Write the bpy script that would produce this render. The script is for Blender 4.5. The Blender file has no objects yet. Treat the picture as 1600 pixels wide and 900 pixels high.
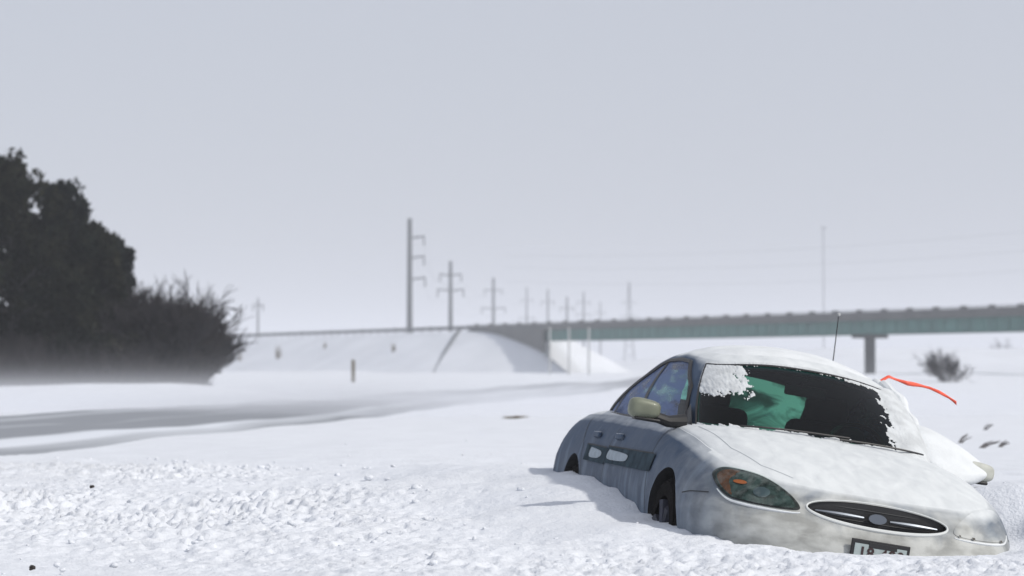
import bpy, bmesh, math, random
import numpy as np
from mathutils import Vector, Matrix
from mathutils.bvhtree import BVHTree
R = math.radians
rng = np.random.default_rng(7)
random.seed(7)
sc = bpy.context.scene
COL = sc.collection

# ------------------------------------------------------------------ camera
F = 4200.0                       # focal length in pixels of a 1600 wide picture
CAMZ = 0.95
HORIZON = 572
cam_d = bpy.data.cameras.new('camera'); cam = bpy.data.objects.new('camera', cam_d); COL.objects.link(cam)
cam_d.sensor_width = 36.0; cam_d.lens = 36.0 * F / 1600
PITCH = math.atan((HORIZON - 450) / F)
cam.location = (0, 0, CAMZ); cam.rotation_euler = (R(90) + PITCH, 0, 0)
cam_d.clip_start = 0.5; cam_d.clip_end = 6000
cam_d.dof.use_dof = True; cam_d.dof.focus_distance = 14.3; cam_d.dof.aperture_fstop = 3.3
sc.camera = cam

# ------------------------------------------------------------------ light
SUN_EL, SUN_AZ = R(41), R(118)   # azimuth clockwise from +Y
sdir = Vector((math.sin(SUN_AZ) * math.cos(SUN_EL), math.cos(SUN_AZ) * math.cos(SUN_EL), math.sin(SUN_EL)))
sd = bpy.data.lights.new('sun', 'SUN'); sun = bpy.data.objects.new('sun', sd); COL.objects.link(sun)
sd.energy = 2.75; sd.angle = R(2.0); sd.color = (1.0, 0.955, 0.88)
sun.rotation_euler = sdir.to_track_quat('Z', 'Y').to_euler(); sun.location = (60, -60, 80)
w = bpy.data.worlds.new('World'); sc.world = w; w.use_nodes = True
wn = w.node_tree.nodes; wl = w.node_tree.links; wn.clear()
wo = wn.new('ShaderNodeOutputWorld'); bg = wn.new('ShaderNodeBackground'); bg.inputs[1].default_value = 0.1
sky = wn.new('ShaderNodeTexSky'); sky.sky_type = 'NISHITA'; sky.sun_disc = False
sky.sun_elevation = SUN_EL; sky.sun_rotation = SUN_AZ; sky.dust_density = 3.0; sky.air_density = 1.0; sky.ozone_density = 2.0
mixw = wn.new('ShaderNodeMix'); mixw.data_type = 'RGBA'; mixw.inputs[0].default_value = 0.84
mixw.inputs[7].default_value = (5.85, 6.1, 6.85, 1)       # thin high overcast veil over the blue sky
wl.new(sky.outputs[0], mixw.inputs[6]); wl.new(mixw.outputs[2], bg.inputs[0]); wl.new(bg.outputs[0], wo.inputs[0])
sc.view_settings.view_transform = 'Standard'; sc.view_settings.look = 'None'
sc.view_settings.exposure = 0.0; sc.view_settings.gamma = 1.0
sc.render.engine = 'CYCLES'

# ------------------------------------------------------------------ helpers
def tag(o, label=None, cat=None, group=None, kind=None):
    if label: o['label'] = label
    if cat: o['category'] = cat
    if group: o['group'] = group
    if kind: o['kind'] = kind
    return o

def empty(name, loc=(0, 0, 0), rz=0.0):
    o = bpy.data.objects.new(name, None); o.location = loc; o.rotation_euler = (0, 0, rz)
    o.empty_display_size = 0.3; COL.objects.link(o); return o

def mesh_obj(name, verts, faces, mat, parent=None, smooth=True, angle=None):
    me = bpy.data.meshes.new(name)
    me.from_pydata([tuple(map(float, v)) for v in verts], [], [tuple(int(i) for i in f) for f in faces])
    me.update()
    if smooth:
        me.polygons.foreach_set('use_smooth', [True] * len(me.polygons))
        if angle: me.set_sharp_from_angle(angle=R(angle))
    if mat: me.materials.append(mat)
    o = bpy.data.objects.new(name, me); COL.objects.link(o)
    if parent: o.parent = parent
    return o

class MB:
    def __init__(s): s.v = []; s.f = []
    def add(s, vs, fs):
        n = len(s.v); s.v += [tuple(v) for v in vs]; s.f += [tuple(i + n for i in f) for f in fs]
    def box(s, c, d, M=None):
        x, y, z = (k / 2 for k in d)
        vs = [Vector((sx * x, sy * y, sz * z)) for sz in (-1, 1) for sx, sy in ((-1, -1), (1, -1), (1, 1), (-1, 1))]
        if M is not None: vs = [M @ v for v in vs]
        vs = [v + Vector(c) for v in vs]
        s.add(vs, [(3, 2, 1, 0), (4, 5, 6, 7), (0, 1, 5, 4), (1, 2, 6, 5), (2, 3, 7, 6), (3, 0, 4, 7)])
    def rbox(s, c, d, r=0.02, M=None, seg=3):
        bm = bmesh.new(); bmesh.ops.create_cube(bm, size=1.0)
        for v in bm.verts: v.co = Vector((v.co.x * d[0], v.co.y * d[1], v.co.z * d[2]))
        bmesh.ops.bevel(bm, geom=list(bm.edges), offset=r, segments=seg, profile=0.5, affect='EDGES')
        bm.verts.ensure_lookup_table()
        vs = [(M @ v.co if M is not None else v.co) + Vector(c) for v in bm.verts]
        s.add(vs, [tuple(v.index for v in f.verts) for f in bm.faces]); bm.free()
    def tube(s, pts, rad, n=8, caps=True):
        pts = [Vector(p) for p in pts]
        rads = rad if isinstance(rad, (list, tuple)) else [rad] * len(pts)
        vs = []; fs = []
        ref = None
        for i, p in enumerate(pts):
            d = (pts[min(i + 1, len(pts) - 1)] - pts[max(i - 1, 0)]).normalized()
            if ref is None or abs(d.dot(ref)) > .98:
                ref = Vector((0, 0, 1)) if abs(d.z) < .9 else Vector((1, 0, 0))
            a = d.cross(ref).normalized(); b = d.cross(a).normalized(); ref = a.cross(d).normalized()
            for k in range(n):
                t = 2 * math.pi * k / n
                vs.append(p + (a * math.cos(t) + b * math.sin(t)) * rads[i])
        for i in range(len(pts) - 1):
            for k in range(n):
                k2 = (k + 1) % n
                fs.append((i * n + k, i * n + k2, (i + 1) * n + k2, (i + 1) * n + k))
        if caps:
            fs.append(tuple(range(n))[::-1]); fs.append(tuple((len(pts) - 1) * n + k for k in range(n)))
        s.add(vs, fs)
    def build(s, name, mat, parent=None, smooth=False, angle=35):
        return mesh_obj(name, s.v, s.f, mat, parent, smooth, angle if smooth else None)

def _hash(ix, iy, seed):
    h = (ix.astype(np.int64) * 374761393 + iy.astype(np.int64) * 668265263 + seed * 1442695041) & 0xffffffff
    h = ((h ^ (h >> 13)) * 1274126177) & 0xffffffff
    return (h ^ (h >> 16)) & 0xffffffff
def perlin(x, y, seed=0):
    x = np.asarray(x, float); y = np.asarray(y, float)
    x0 = np.floor(x).astype(np.int64); y0 = np.floor(y).astype(np.int64)
    fx = x - x0; fy = y - y0
    u = fx * fx * fx * (fx * (fx * 6 - 15) + 10); v = fy * fy * fy * (fy * (fy * 6 - 15) + 10)
    def g(ix, iy, dx, dy):
        a = _hash(ix, iy, seed) / 4294967296.0 * 2 * np.pi
        return np.cos(a) * dx + np.sin(a) * dy
    n00 = g(x0, y0, fx, fy); n10 = g(x0 + 1, y0, fx - 1, fy)
    n01 = g(x0, y0 + 1, fx, fy - 1); n11 = g(x0 + 1, y0 + 1, fx - 1, fy - 1)
    return ((n00 * (1 - u) + n10 * u) * (1 - v) + (n01 * (1 - u) + n11 * u) * v) * 1.5
def fbm(x, y, octv=4, seed=0, gain=.5):
    r = 0; a = 1; f = 1
    for i in range(octv): r = r + a * perlin(x * f, y * f, seed + i * 17); a *= gain; f *= 2.03
    return r
def sstep(a, b, x):
    t = np.clip((np.asarray(x, float) - a) / (b - a), 0, 1); return t * t * (3 - 2 * t)

# ------------------------------------------------------------------ materials
def mat(name, col, rough=.7, metal=0.0, spec=.5, noise=0.0, nscale=8.0, col2=None, bump=0.0, bscale=30.0, coat=0.0, sss=0.0):
    m = bpy.data.materials.new(name); m.use_nodes = True
    nt = m.node_tree; b = nt.nodes['Principled BSDF']
    b.inputs['Base Color'].default_value = (*col, 1); b.inputs['Roughness'].default_value = rough
    b.inputs['Metallic'].default_value = metal; b.inputs['Specular IOR Level'].default_value = spec
    b.inputs['Coat Weight'].default_value = coat; b.inputs['Coat Roughness'].default_value = .08
    tc = nt.nodes.new('ShaderNodeTexCoord')
    if noise or col2:
        n = nt.nodes.new('ShaderNodeTexNoise'); n.inputs['Scale'].default_value = nscale; n.inputs['Detail'].default_value = 6
        nt.links.new(tc.outputs['Object'], n.inputs['Vector'])
        r = nt.nodes.new('ShaderNodeValToRGB')
        r.color_ramp.elements[0].position = .35; r.color_ramp.elements[1].position = .65
        c2 = col2 if col2 else tuple(c * (1 - noise) for c in col)
        r.color_ramp.elements[0].color = (*c2, 1); r.color_ramp.elements[1].color = (*col, 1)
        nt.links.new(n.outputs['Fac'], r.inputs['Fac']); nt.links.new(r.outputs['Color'], b.inputs['Base Color'])
    if bump:
        n2 = nt.nodes.new('ShaderNodeTexNoise'); n2.inputs['Scale'].default_value = bscale; n2.inputs['Detail'].default_value = 5
        nt.links.new(tc.outputs['Object'], n2.inputs['Vector'])
        bp = nt.nodes.new('ShaderNodeBump'); bp.inputs['Strength'].default_value = bump; bp.inputs['Distance'].default_value = .02
        nt.links.new(n2.outputs['Fac'], bp.inputs['Height']); nt.links.new(bp.outputs['Normal'], b.inputs['Normal'])
    return m

SNOWC = (.72, .745, .79)
m_snow = mat('snow', SNOWC, .85, spec=.25, noise=.07, nscale=2.0, bump=.5, bscale=45)
m_snow_far = mat('snow_distant', (.70, .725, .77), .9, spec=.1, noise=.10, nscale=.12)
m_carsnow = mat('packed_snow', (.71, .735, .75), .75, spec=.3, noise=.10, nscale=7, bump=.22, bscale=50)
m_wsfrost = mat('windshield_frost', (.61, .635, .65), .8, spec=.2, noise=.2, nscale=12, bump=.15, bscale=60)
m_black = mat('black_plastic', (.012, .012, .013), .5)
m_rubber = mat('rubber', (.006, .005, .005), .9, spec=.05, bump=.3, bscale=60)
m_dark = mat('interior_dark', (.022, .024, .025), .85)
m_seat = mat('seat_cloth', (.035, .038, .04), .95)
m_chrome = mat('chrome', (.20, .22, .25), .38, metal=1.0)
m_mirror = mat('champagne_paint', (.19, .205, .15), .5, metal=.15, coat=.1, noise=.2, nscale=14)
m_conc = mat('weathered_concrete', (.13, .132, .13), .9, noise=.25, nscale=.4)
m_green = mat('green_girder_paint', (.07, .21, .185), .6, noise=.25, nscale=.6)
m_galv = mat('galvanised_steel', (.085, .092, .10), .6)
m_lightpost = mat('pale_concrete_post', (.40, .41, .41), .9)
m_wood = mat('weathered_wood_pole', (.055, .052, .05), .9, noise=.3, nscale=3)
m_brownpost = mat('brown_post', (.10, .075, .035), .9)
m_leaf = mat('evergreen_needles', (.010, .014, .010), .9, spec=.1, col2=(.022, .022, .014), nscale=1.1)
m_leaf2 = mat('evergreen_needles_bluish', (.010, .013, .012), .9, spec=.1, col2=(.016, .020, .018), nscale=1.4)
m_bark = mat('dark_bark', (.030, .027, .028), .95)
m_twig = mat('bare_twigs', (.020, .018, .022), .95)
m_twig2 = mat('brown_twigs', (.024, .020, .022), .95)
m_weed = mat('dry_weeds', (.13, .10, .055), .95)
m_twiggrey = mat('grey_twig', (.16, .15, .15), .95)
m_stone = mat('dark_clod', (.025, .02, .017), .95)
m_ribbon = mat('red_plastic_tape', (.95, .12, .06), .45, noise=.15, nscale=12)
m_amber = mat('amber_reflector', (.62, .13, .03), .35)
m_plate = mat('licence_plate_white', (.36, .42, .42), .5, noise=.12, nscale=30)
m_platetxt = mat('licence_plate_ink', (.03, .012, .012), .6)
m_emblem = mat('blue_emblem', (.02, .028, .05), .9, spec=.05)
m_cloth_tub = mat('dark_carpet', (.02, .022, .022), .95)

def car_paint():
    m = bpy.data.materials.new('frosted_silver_paint'); m.use_nodes = True
    nt = m.node_tree; N = nt.nodes; L = nt.links; b = N['Principled BSDF']
    tc = N.new('ShaderNodeTexCoord'); geo = N.new('ShaderNodeNewGeometry')
    def noise(scale, det=5, vec=None, dist=0):
        n = N.new('ShaderNodeTexNoise'); n.inputs['Scale'].default_value = scale; n.inputs['Detail'].default_value = det
        n.inputs['Distortion'].default_value = dist
        L.new(vec or tc.outputs['Object'], n.inputs['Vector']); return n
    def math_(op, a, b_=None, clamp=False):
        q = N.new('ShaderNodeMath'); q.operation = op; q.use_clamp = clamp
        for i, s in enumerate((a, b_)):
            if s is None: continue
            if isinstance(s, (int, float)): q.inputs[i].default_value = s
            else: L.new(s, q.inputs[i])
        return q.outputs[0]
    sepn = N.new('ShaderNodeSeparateXYZ'); L.new(tc.outputs['Normal'], sepn.inputs[0])
    sepp = N.new('ShaderNodeSeparateXYZ'); L.new(tc.outputs['Object'], sepp.inputs[0])
    # snow clings to surfaces that face up, in blown streaks
    mp = N.new('ShaderNodeMapping'); mp.inputs['Scale'].default_value = (1.0, 2.2, 2.0); mp.inputs['Rotation'].default_value = (0, 0, .5)
    L.new(tc.outputs['Object'], mp.inputs[0])
    n1 = noise(3.4, 10, mp.outputs[0], .9)
    up = math_('MULTIPLY_ADD', sepn.outputs[2], 5.0); up.node.inputs[2].default_value = -3.35
    fac = math_('ADD', up, math_('MULTIPLY', math_('SUBTRACT', n1.outputs['Fac'], .5), .9), clamp=True)
    nv = noise(5.5, 9, mp.outputs[0], .5)
    snowmix = math_('MULTIPLY', fac, math_('MULTIPLY_ADD', nv.outputs['Fac'], .5)); nv_ = snowmix.node.inputs[1].links[0].from_node; nv_.inputs[2].default_value = .62; nv_.use_clamp = True
    # salt grime, weighted to the front so the sides keep their painted-in shade
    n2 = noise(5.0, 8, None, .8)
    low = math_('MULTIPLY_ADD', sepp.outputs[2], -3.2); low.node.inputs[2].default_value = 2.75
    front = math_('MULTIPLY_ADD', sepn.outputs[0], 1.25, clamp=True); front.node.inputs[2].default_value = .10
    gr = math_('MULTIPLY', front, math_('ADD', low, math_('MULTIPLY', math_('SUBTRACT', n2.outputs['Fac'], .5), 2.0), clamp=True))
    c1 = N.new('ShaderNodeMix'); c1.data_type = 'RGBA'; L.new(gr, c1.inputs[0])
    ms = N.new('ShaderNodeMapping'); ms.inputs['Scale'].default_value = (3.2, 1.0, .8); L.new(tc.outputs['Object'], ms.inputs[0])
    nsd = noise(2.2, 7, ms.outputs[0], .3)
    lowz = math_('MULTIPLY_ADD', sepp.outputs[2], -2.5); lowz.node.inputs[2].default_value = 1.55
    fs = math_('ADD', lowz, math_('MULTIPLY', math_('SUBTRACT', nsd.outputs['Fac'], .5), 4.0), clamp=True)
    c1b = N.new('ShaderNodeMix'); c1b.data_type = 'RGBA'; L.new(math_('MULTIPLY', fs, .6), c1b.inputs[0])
    c1b.inputs[6].default_value = (.068, .100, .155, 1); c1b.inputs[7].default_value = (.25, .32, .41, 1); L.new(c1b.outputs[2], c1.inputs[6])  # dark blue base puts the side's shade into the silver paint
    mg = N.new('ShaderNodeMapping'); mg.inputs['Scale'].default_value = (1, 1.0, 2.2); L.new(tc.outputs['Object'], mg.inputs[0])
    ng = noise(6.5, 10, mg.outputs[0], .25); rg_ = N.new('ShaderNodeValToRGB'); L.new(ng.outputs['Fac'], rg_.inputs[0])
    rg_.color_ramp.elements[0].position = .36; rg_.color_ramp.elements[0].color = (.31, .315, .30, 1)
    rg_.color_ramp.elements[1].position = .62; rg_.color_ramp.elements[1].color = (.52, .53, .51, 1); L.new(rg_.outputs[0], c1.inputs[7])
    n3 = noise(14, 6)
    c0 = N.new('ShaderNodeMix'); c0.data_type = 'RGBA'; c0.blend_type = 'MULTIPLY'; L.new(math_('MULTIPLY', n3.outputs['Fac'], .35), c0.inputs[0])
    L.new(c1.outputs[2], c0.inputs[6]); c0.inputs[7].default_value = (.45, .45, .45, 1)
    c2 = N.new('ShaderNodeMix'); c2.data_type = 'RGBA'; L.new(snowmix, c2.inputs[0])
    L.new(c0.outputs[2], c2.inputs[6]); c2.inputs[7].default_value = (.70, .725, .73, 1)
    L.new(c2.outputs[2], b.inputs['Base Color'])
    dull = math_('MAXIMUM', snowmix, gr)
    L.new(math_('MULTIPLY_ADD', dull, .12), b.inputs['Roughness']); b.inputs['Roughness'].links[0].from_node.inputs[2].default_value = .50
    L.new(math_('MULTIPLY_ADD', dull, .22), b.inputs['Specular IOR Level']); b.inputs['Specular IOR Level'].links[0].from_node.inputs[2].default_value = .05
    bp = N.new('ShaderNodeBump'); bp.inputs['Distance'].default_value = .012; bp.inputs['Strength'].default_value = .14
    nb = noise(38, 5); L.new(nb.outputs['Fac'], bp.inputs['Height']); L.new(bp.outputs['Normal'], b.inputs['Normal'])
    return m
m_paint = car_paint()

def glass(name, tint, frost=0.0, frostcol=(.3, .38, .55), scale=(2, 2, 9), lo=.45, hi=.62):
    m = bpy.data.materials.new(name); m.use_nodes = True
    nt = m.node_tree; N = nt.nodes; L = nt.links; N.clear()
    out = N.new('ShaderNodeOutputMaterial'); tr = N.new('ShaderNodeBsdfTransparent'); tr.inputs[0].default_value = (*tint, 1)
    gl = N.new('ShaderNodeBsdfGlossy'); gl.inputs['Roughness'].default_value = .03
    fr = N.new('ShaderNodeFresnel'); fr.inputs[0].default_value = 1.22 if 'lens' not in name else 1.06
    mx = N.new('ShaderNodeMixShader'); L.new(fr.outputs[0], mx.inputs[0]); L.new(tr.outputs[0], mx.inputs[1]); L.new(gl.outputs[0], mx.inputs[2])
    last = mx
    if frost:
        tc = N.new('ShaderNodeTexCoord'); mp = N.new('ShaderNodeMapping'); mp.inputs['Scale'].default_value = scale
        n = N.new('ShaderNodeTexNoise'); n.inputs['Scale'].default_value = 1.6; n.inputs['Detail'].default_value = 8; n.inputs['Distortion'].default_value = .5
        L.new(tc.outputs['Object'], mp.inputs[0]); L.new(mp.outputs[0], n.inputs['Vector'])
        r = N.new('ShaderNodeMapRange'); r.inputs[1].default_value = lo; r.inputs[2].default_value = hi; r.inputs[4].default_value = frost
        L.new(n.outputs['Fac'], r.inputs[0])
        df = N.new('ShaderNodeBsdfPrincipled'); df.inputs['Base Color'].default_value = (*frostcol, 1); df.inputs['Roughness'].default_value = .8
        m2 = N.new('ShaderNodeMixShader'); L.new(r.outputs[0], m2.inputs[0]); L.new(mx.outputs[0], m2.inputs[1]); L.new(df.outputs[0], m2.inputs[2]); last = m2
    L.new(last.outputs[0], out.inputs[0]); return m
m_wsglass = glass('tinted_windshield_glass', (.22, .50, .41))
m_sideglass = glass('frosted_side_glass', (.30, .46, .52), .93, (.10, .145, .28), (2, 2, 9), .28, .55)
m_clearside = glass('clear_side_glass', (.35, .70, .72))
m_lens = glass('headlight_lens', (.70, .80, .76), .12, (.45, .48, .46), (9, 9, 9))
def frosted_rear():
    m = bpy.data.materials.new('snow_covered_rear_glass'); m.use_nodes = True
    N = m.node_tree.nodes; L = m.node_tree.links; N.clear()
    out = N.new('ShaderNodeOutputMaterial'); t = N.new('ShaderNodeBsdfTranslucent'); t.inputs[0].default_value = (.55, .85, .78, 1)
    tc0 = N.new('ShaderNodeTexCoord'); n0 = N.new('ShaderNodeTexNoise'); n0.inputs['Scale'].default_value = 3.4; n0.inputs['Detail'].default_value = 6; n0.inputs['Distortion'].default_value = .6; L.new(tc0.outputs['Object'], n0.inputs[0])
    rr = N.new('ShaderNodeValToRGB'); rr.color_ramp.elements[0].position = .43; rr.color_ramp.elements[0].color = (.03, .06, .05, 1); rr.color_ramp.elements[1].position = .56; rr.color_ramp.elements[1].color = (.27, .42, .36, 1)
    L.new(n0.outputs['Fac'], rr.inputs[0]); L.new(rr.outputs[0], t.inputs[0])
    tr = N.new('ShaderNodeBsdfTransparent'); tr.inputs[0].default_value = (.5, .8, .72, 1)
    tc = N.new('ShaderNodeTexCoord'); n = N.new('ShaderNodeTexNoise'); n.inputs['Scale'].default_value = 3; n.inputs['Detail'].default_value = 5
    L.new(tc.outputs['Object'], n.inputs[0])
    r = N.new('ShaderNodeMapRange'); r.inputs[1].default_value = .50; r.inputs[2].default_value = .7; r.inputs[4].default_value = .25; L.new(n.outputs['Fac'], r.inputs[0])
    mx = N.new('ShaderNodeMixShader'); L.new(r.outputs[0], mx.inputs[0]); L.new(t.outputs[0], mx.inputs[1]); L.new(tr.outputs[0], mx.inputs[2])
    L.new(mx.outputs[0], out.inputs[0]); return m
m_rear = frosted_rear()

def road_mat():
    m = bpy.data.materials.new('snow_blown_asphalt'); m.use_nodes = True
    N = m.node_tree.nodes; L = m.node_tree.links; b = N['Principled BSDF']; b.inputs['Roughness'].default_value = .8
    tc = N.new('ShaderNodeTexCoord'); mp0 = N.new('ShaderNodeMapping'); mp0.inputs['Rotation'].default_value = (0, 0, R(7.14)); L.new(tc.outputs['Object'], mp0.inputs[0]); mp = N.new('ShaderNodeMapping'); mp.inputs['Scale'].default_value = (.62, .016, 1)
    L.new(mp0.outputs[0], mp.inputs[0])
    n = N.new('ShaderNodeTexNoise'); n.inputs['Scale'].default_value = 1.0; n.inputs['Detail'].default_value = 5; n.inputs['Distortion'].default_value = .3
    L.new(mp.outputs[0], n.inputs[0])
    r = N.new('ShaderNodeValToRGB'); e = r.color_ramp.elements
    e[0].position = .49; e[0].color = (.24, .255, .28, 1); e[1].position = .66; e[1].color = (.66, .69, .74, 1)
    L.new(n.outputs['Fac'], r.inputs[0]); L.new(r.outputs[0], b.inputs['Base Color']); return m
m_road = road_mat()

# ------------------------------------------------------------------ car placement
YAW, ROLL, TILT = 0.157310, -0.164632, -0.005432
def rot3(yaw, roll, pit):
    return (Matrix.Rotation(yaw, 4, 'Z') @ Matrix(((0, 1, 0, 0), (-1, 0, 0, 0), (0, 0, 1, 0), (0, 0, 0, 1)))
            @ Matrix.Rotation(pit, 4, 'Y') @ Matrix.Rotation(roll, 4, 'X'))
CARM = Matrix.Translation((1.4017, 16.1359, -1.3762 + CAMZ)) @ rot3(YAW, ROLL, TILT)
CARN = np.array(CARM)
def to_world(p): return CARM @ Vector(p)

# ------------------------------------------------------------------ ground height
def z_for(px_y, y):       # height of a point seen at picture row px_y from depth y
    th = PITCH
    t = (450 - px_y) / F
    # u/d = t, d = y cos + dz sin, u = -y sin + dz cos
    return CAMZ + y * (t * math.cos(th) + math.sin(th)) / (math.cos(th) - t * math.sin(th))
snowline = [((-2.45, -.35), 735), ((-2.25, -.80), 738), ((-1.75, -.93), 743), ((-1.33, -.95), 742), ((-.8, -.95), 746), ((0, -.96), 762),
            ((.6, -.96), 782), ((1.0, -.96), 803), ((1.42, -.97), 816), ((1.8, -.95), 824), ((2.15, -.85), 836), ((2.35, -.6), 850),
            ((2.5, -.3), 861), ((2.53, 0), 867), ((2.5, .3), 869), ((2.4, .6), 869), ((2.2, .84), 864), ((1.9, .93), 848)]
CT = []
for (lx, ly), py in snowline:
    wp = to_world((lx, ly, .42)); CT.append((wp.x, wp.y, z_for(py, wp.y)))
for p in ((2.85, 14.95, .31), (3.2, 14.9, .325), (3.6, 14.9, .33), (4.1, 15.0, .33), (3.3, 15.4, .31), (3.9, 15.6, .28), (2.9, 14.45, .17), (3.3, 14.4, .19), (3.8, 14.4, .20), (2.85, 13.9, .03), (3.3, 13.8, .05), (3.9, 13.8, .07), (3.0, 13.3, .08), (3.6, 13.2, .08), (2.6, 12.9, .0), (3.2, 12.7, .0),
          (3.3, 18.5, .10), (3.0, 21, .05), (0.2, 19.8, .18), (1.5, 20.0, .16), (0.6, 12.8, .0), (1.6, 12.6, -.01), (-.1, 14.0, .04), (-.6, 15.5, .08), (-.2, 17.5, .16),
          (-1.5, 13, 0), (-2, 16, .02), (-1.5, 19, .07), (-2.5, 22, .03)):
    CT.append(p)
for a in np.linspace(0, 2 * np.pi, 14, endpoint=False): CT.append((1.4 + 7.5 * math.cos(a), 16 + 8.5 * math.sin(a), 0.0))
CT = np.array(CT)

def bridge_xy(s, n):      # s metres along the bridge from the abutment, n metres toward the camera side
    return (4 + .3954 * s - .9185 * n, 373 - .9185 * s - .3954 * n)
def ground_h(x, y):
    x = np.asarray(x, float); y = np.asarray(y, float)
    h = .06 * fbm(x * .16, y * .10, 3, 3) * sstep(11, 20, y)
    d2 = (x[..., None] - CT[:, 0]) ** 2 + (y[..., None] - CT[:, 1]) ** 2
    wgt = 1 / (d2 + .015) ** 1.7
    hc = (wgt * CT[:, 2]).sum(-1) / wgt.sum(-1)
    k = 1 - sstep(4.5, 8, np.hypot(x - 1.4, (y - 16) * .85))
    h = h * (1 - k * .85) + hc * k
    # wind crest on the left of the car
    h = h + .05 * np.exp(-((x + .3 + .25 * (y - 19)) / .55) ** 2) * np.exp(-((y - 19.5) / 2.2) ** 2)
    # hollow under the car
    M = np.linalg.inv(CARN)
    lx = M[0, 0] * x + M[0, 1] * y + M[0, 2] * .1 + M[0, 3]; ly = M[1, 0] * x + M[1, 1] * y + M[1, 2] * .1 + M[1, 3]
    ins = (np.abs(lx) / 2.28) ** 6 + (np.abs(ly) / .74) ** 4
    h = h - .62 * (1 - sstep(.75, 1.05, ins))
    return h, ins

def geo_axis(a, b, fine_a, fine_b, step, grow):
    mid = list(np.arange(fine_a, fine_b, step)); up = []; v = mid[-1]; s = step
    while v < b: s *= grow; v += s; up.append(v)
    dn = []; v = fine_a; s = step
    while v > a: s *= grow; v -= s; dn.append(v)
    return np.array(dn[::-1] + mid + up)
gx = geo_axis(-900, 1100, -3.1, 4.0, .0175, 1.05)
gy = geo_axis(-60, 3500, 11.6, 22.5, .0185, 1.016)
GX, GY = np.meshgrid(gx, gy)
H, INS = ground_h(GX, GY)
near = (1 - sstep(24, 34, GY)) * sstep(9, 11, GY)
# rough crust: bands of broken clods and smooth wind-packed strips between them
px_row = HORIZON + CAMZ * F / np.maximum(GY, 5)                   # strips lie roughly across the view direction, 15 m to 30 m out
band = np.exp(-((GY - 25.5 - .4 * GX) / 4.2) ** 2) * (1 - sstep(-4.2, -1.2, GX + .25 * (GY - 24))) + np.exp(-((GY - 15.0 + .35 * GX) / 1.7) ** 2) * (1 - sstep(-1.9, .4, GX))
band = band + .55 * np.exp(-((GY - 12.4) / .9) ** 2) * sstep(-1.5, 1.5, GX + .8)
band = band * (1 - .8 * sstep(1.9, 2.6, GX) * sstep(13.4, 14.0, GY))
band = np.clip(band * (.55 + .9 * np.clip(fbm(GX * .5, GY * .35, 3, 91) + .5, 0, 1)), 0, 1.2)
away = sstep(1.0, 2.2, INS)
wxx = GX + .10 * perlin(GX * 1.7, GY * 1.7, 201); wyy = GY + .15 * perlin(GX * 1.3, GY * 1.3, 202)
chip = lambda f, th, sd: np.sqrt(np.clip(perlin(wxx * f, wyy * f * .72, sd) - th, 0, 1))
fine = 1.75 * .030 * chip(9, .16, 5) * (.4 + .9 * np.clip(perlin(GX * 2.1, GY * 1.6, 6) + .4, 0, 1)) + .050 * chip(15, .20, 8) + .032 * chip(24, .18, 13)
pits = -np.clip(perlin(GX * 11 + 9, GY * 7, 21) - .30, 0, 1) * .12 - np.clip(perlin(GX * 19 + 9, GY * 12, 25) - .38, 0, 1) * .20
H = H + near * away * ((fine + pits) * (band + .045) + .010 * fbm(GX * 3.2, GY * 2.0, 3, 44) + .012 * fbm(GX * .9, GY * .5, 3, 45))
H = H + .42 * np.exp(-((GY - 71 - .25 * (GX + 15)) / 4.0) ** 2) * (1 - sstep(-9.5, -3, GX)) * (1 + .25 * perlin(GX * .15, GY * .1, 66))
# embankment toe and far field drifts
H = H + .25 * fbm(GX * .03, GY * .02, 3, 61) * sstep(60, 160, GY)
def grid_object(name, X, Y, Z, m):
    ny, nx = X.shape
    me = bpy.data.meshes.new(name)
    co = np.stack([X, Y, Z], -1).reshape(-1, 3).astype(np.float32)
    i = np.arange(ny * nx).reshape(ny, nx)
    q = np.stack([i[:-1, :-1], i[:-1, 1:], i[1:, 1:], i[1:, :-1]], -1).reshape(-1, 4).astype(np.int32)
    me.vertices.add(len(co)); me.vertices.foreach_set('co', co.ravel())
    me.loops.add(q.size); me.loops.foreach_set('vertex_index', q.ravel())
    me.polygons.add(len(q)); me.polygons.foreach_set('loop_start', np.arange(0, q.size, 4, dtype=np.int32))
    me.polygons.foreach_set('use_smooth', np.ones(len(q), bool))
    me.update(calc_edges=True); me.materials.append(m)
    o = bpy.data.objects.new(name, me); COL.objects.link(o); return o
# the road surface comes through the thinning snow: the snow sheet dips under it there
def road_c(y): return -6.6 + (y - 41) * .1253 - 7.0 * np.exp(-(y - 20) / 30) * 0
ROADN = (GX - road_c(GY))
snow = grid_object('snow_ground', GX, GY, H, m_snow); tag(snow, kind='structure')
def gz(x, y): return float(ground_h(np.array([x]), np.array([y]))[0][0])

# road: sheet following the snow, a little above, in two wheel-swept lanes
ry = np.concatenate([np.arange(14, 60, .5), np.geomspace(60, 900, 90)]); rx = np.linspace(-3.3, 2.7, 15)
RX, RY = np.meshgrid(rx, ry); RXX = RX + (-6.6 + (RY - 41) * .1253)
rh, _ = ground_h(RXX, RY); rh = rh + .25 * fbm(RXX * .03, RY * .02, 3, 61) * sstep(60, 160, RY)
edge = 1 - np.abs(rx + .3) / 3.0
RZ = rh + .035 + .03 * np.minimum(edge[None, :] * 4, 1) - .06 * (edge[None, :] < .01)
road = grid_object('road', RXX, RY, RZ, m_road); tag(road, kind='structure')

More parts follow.
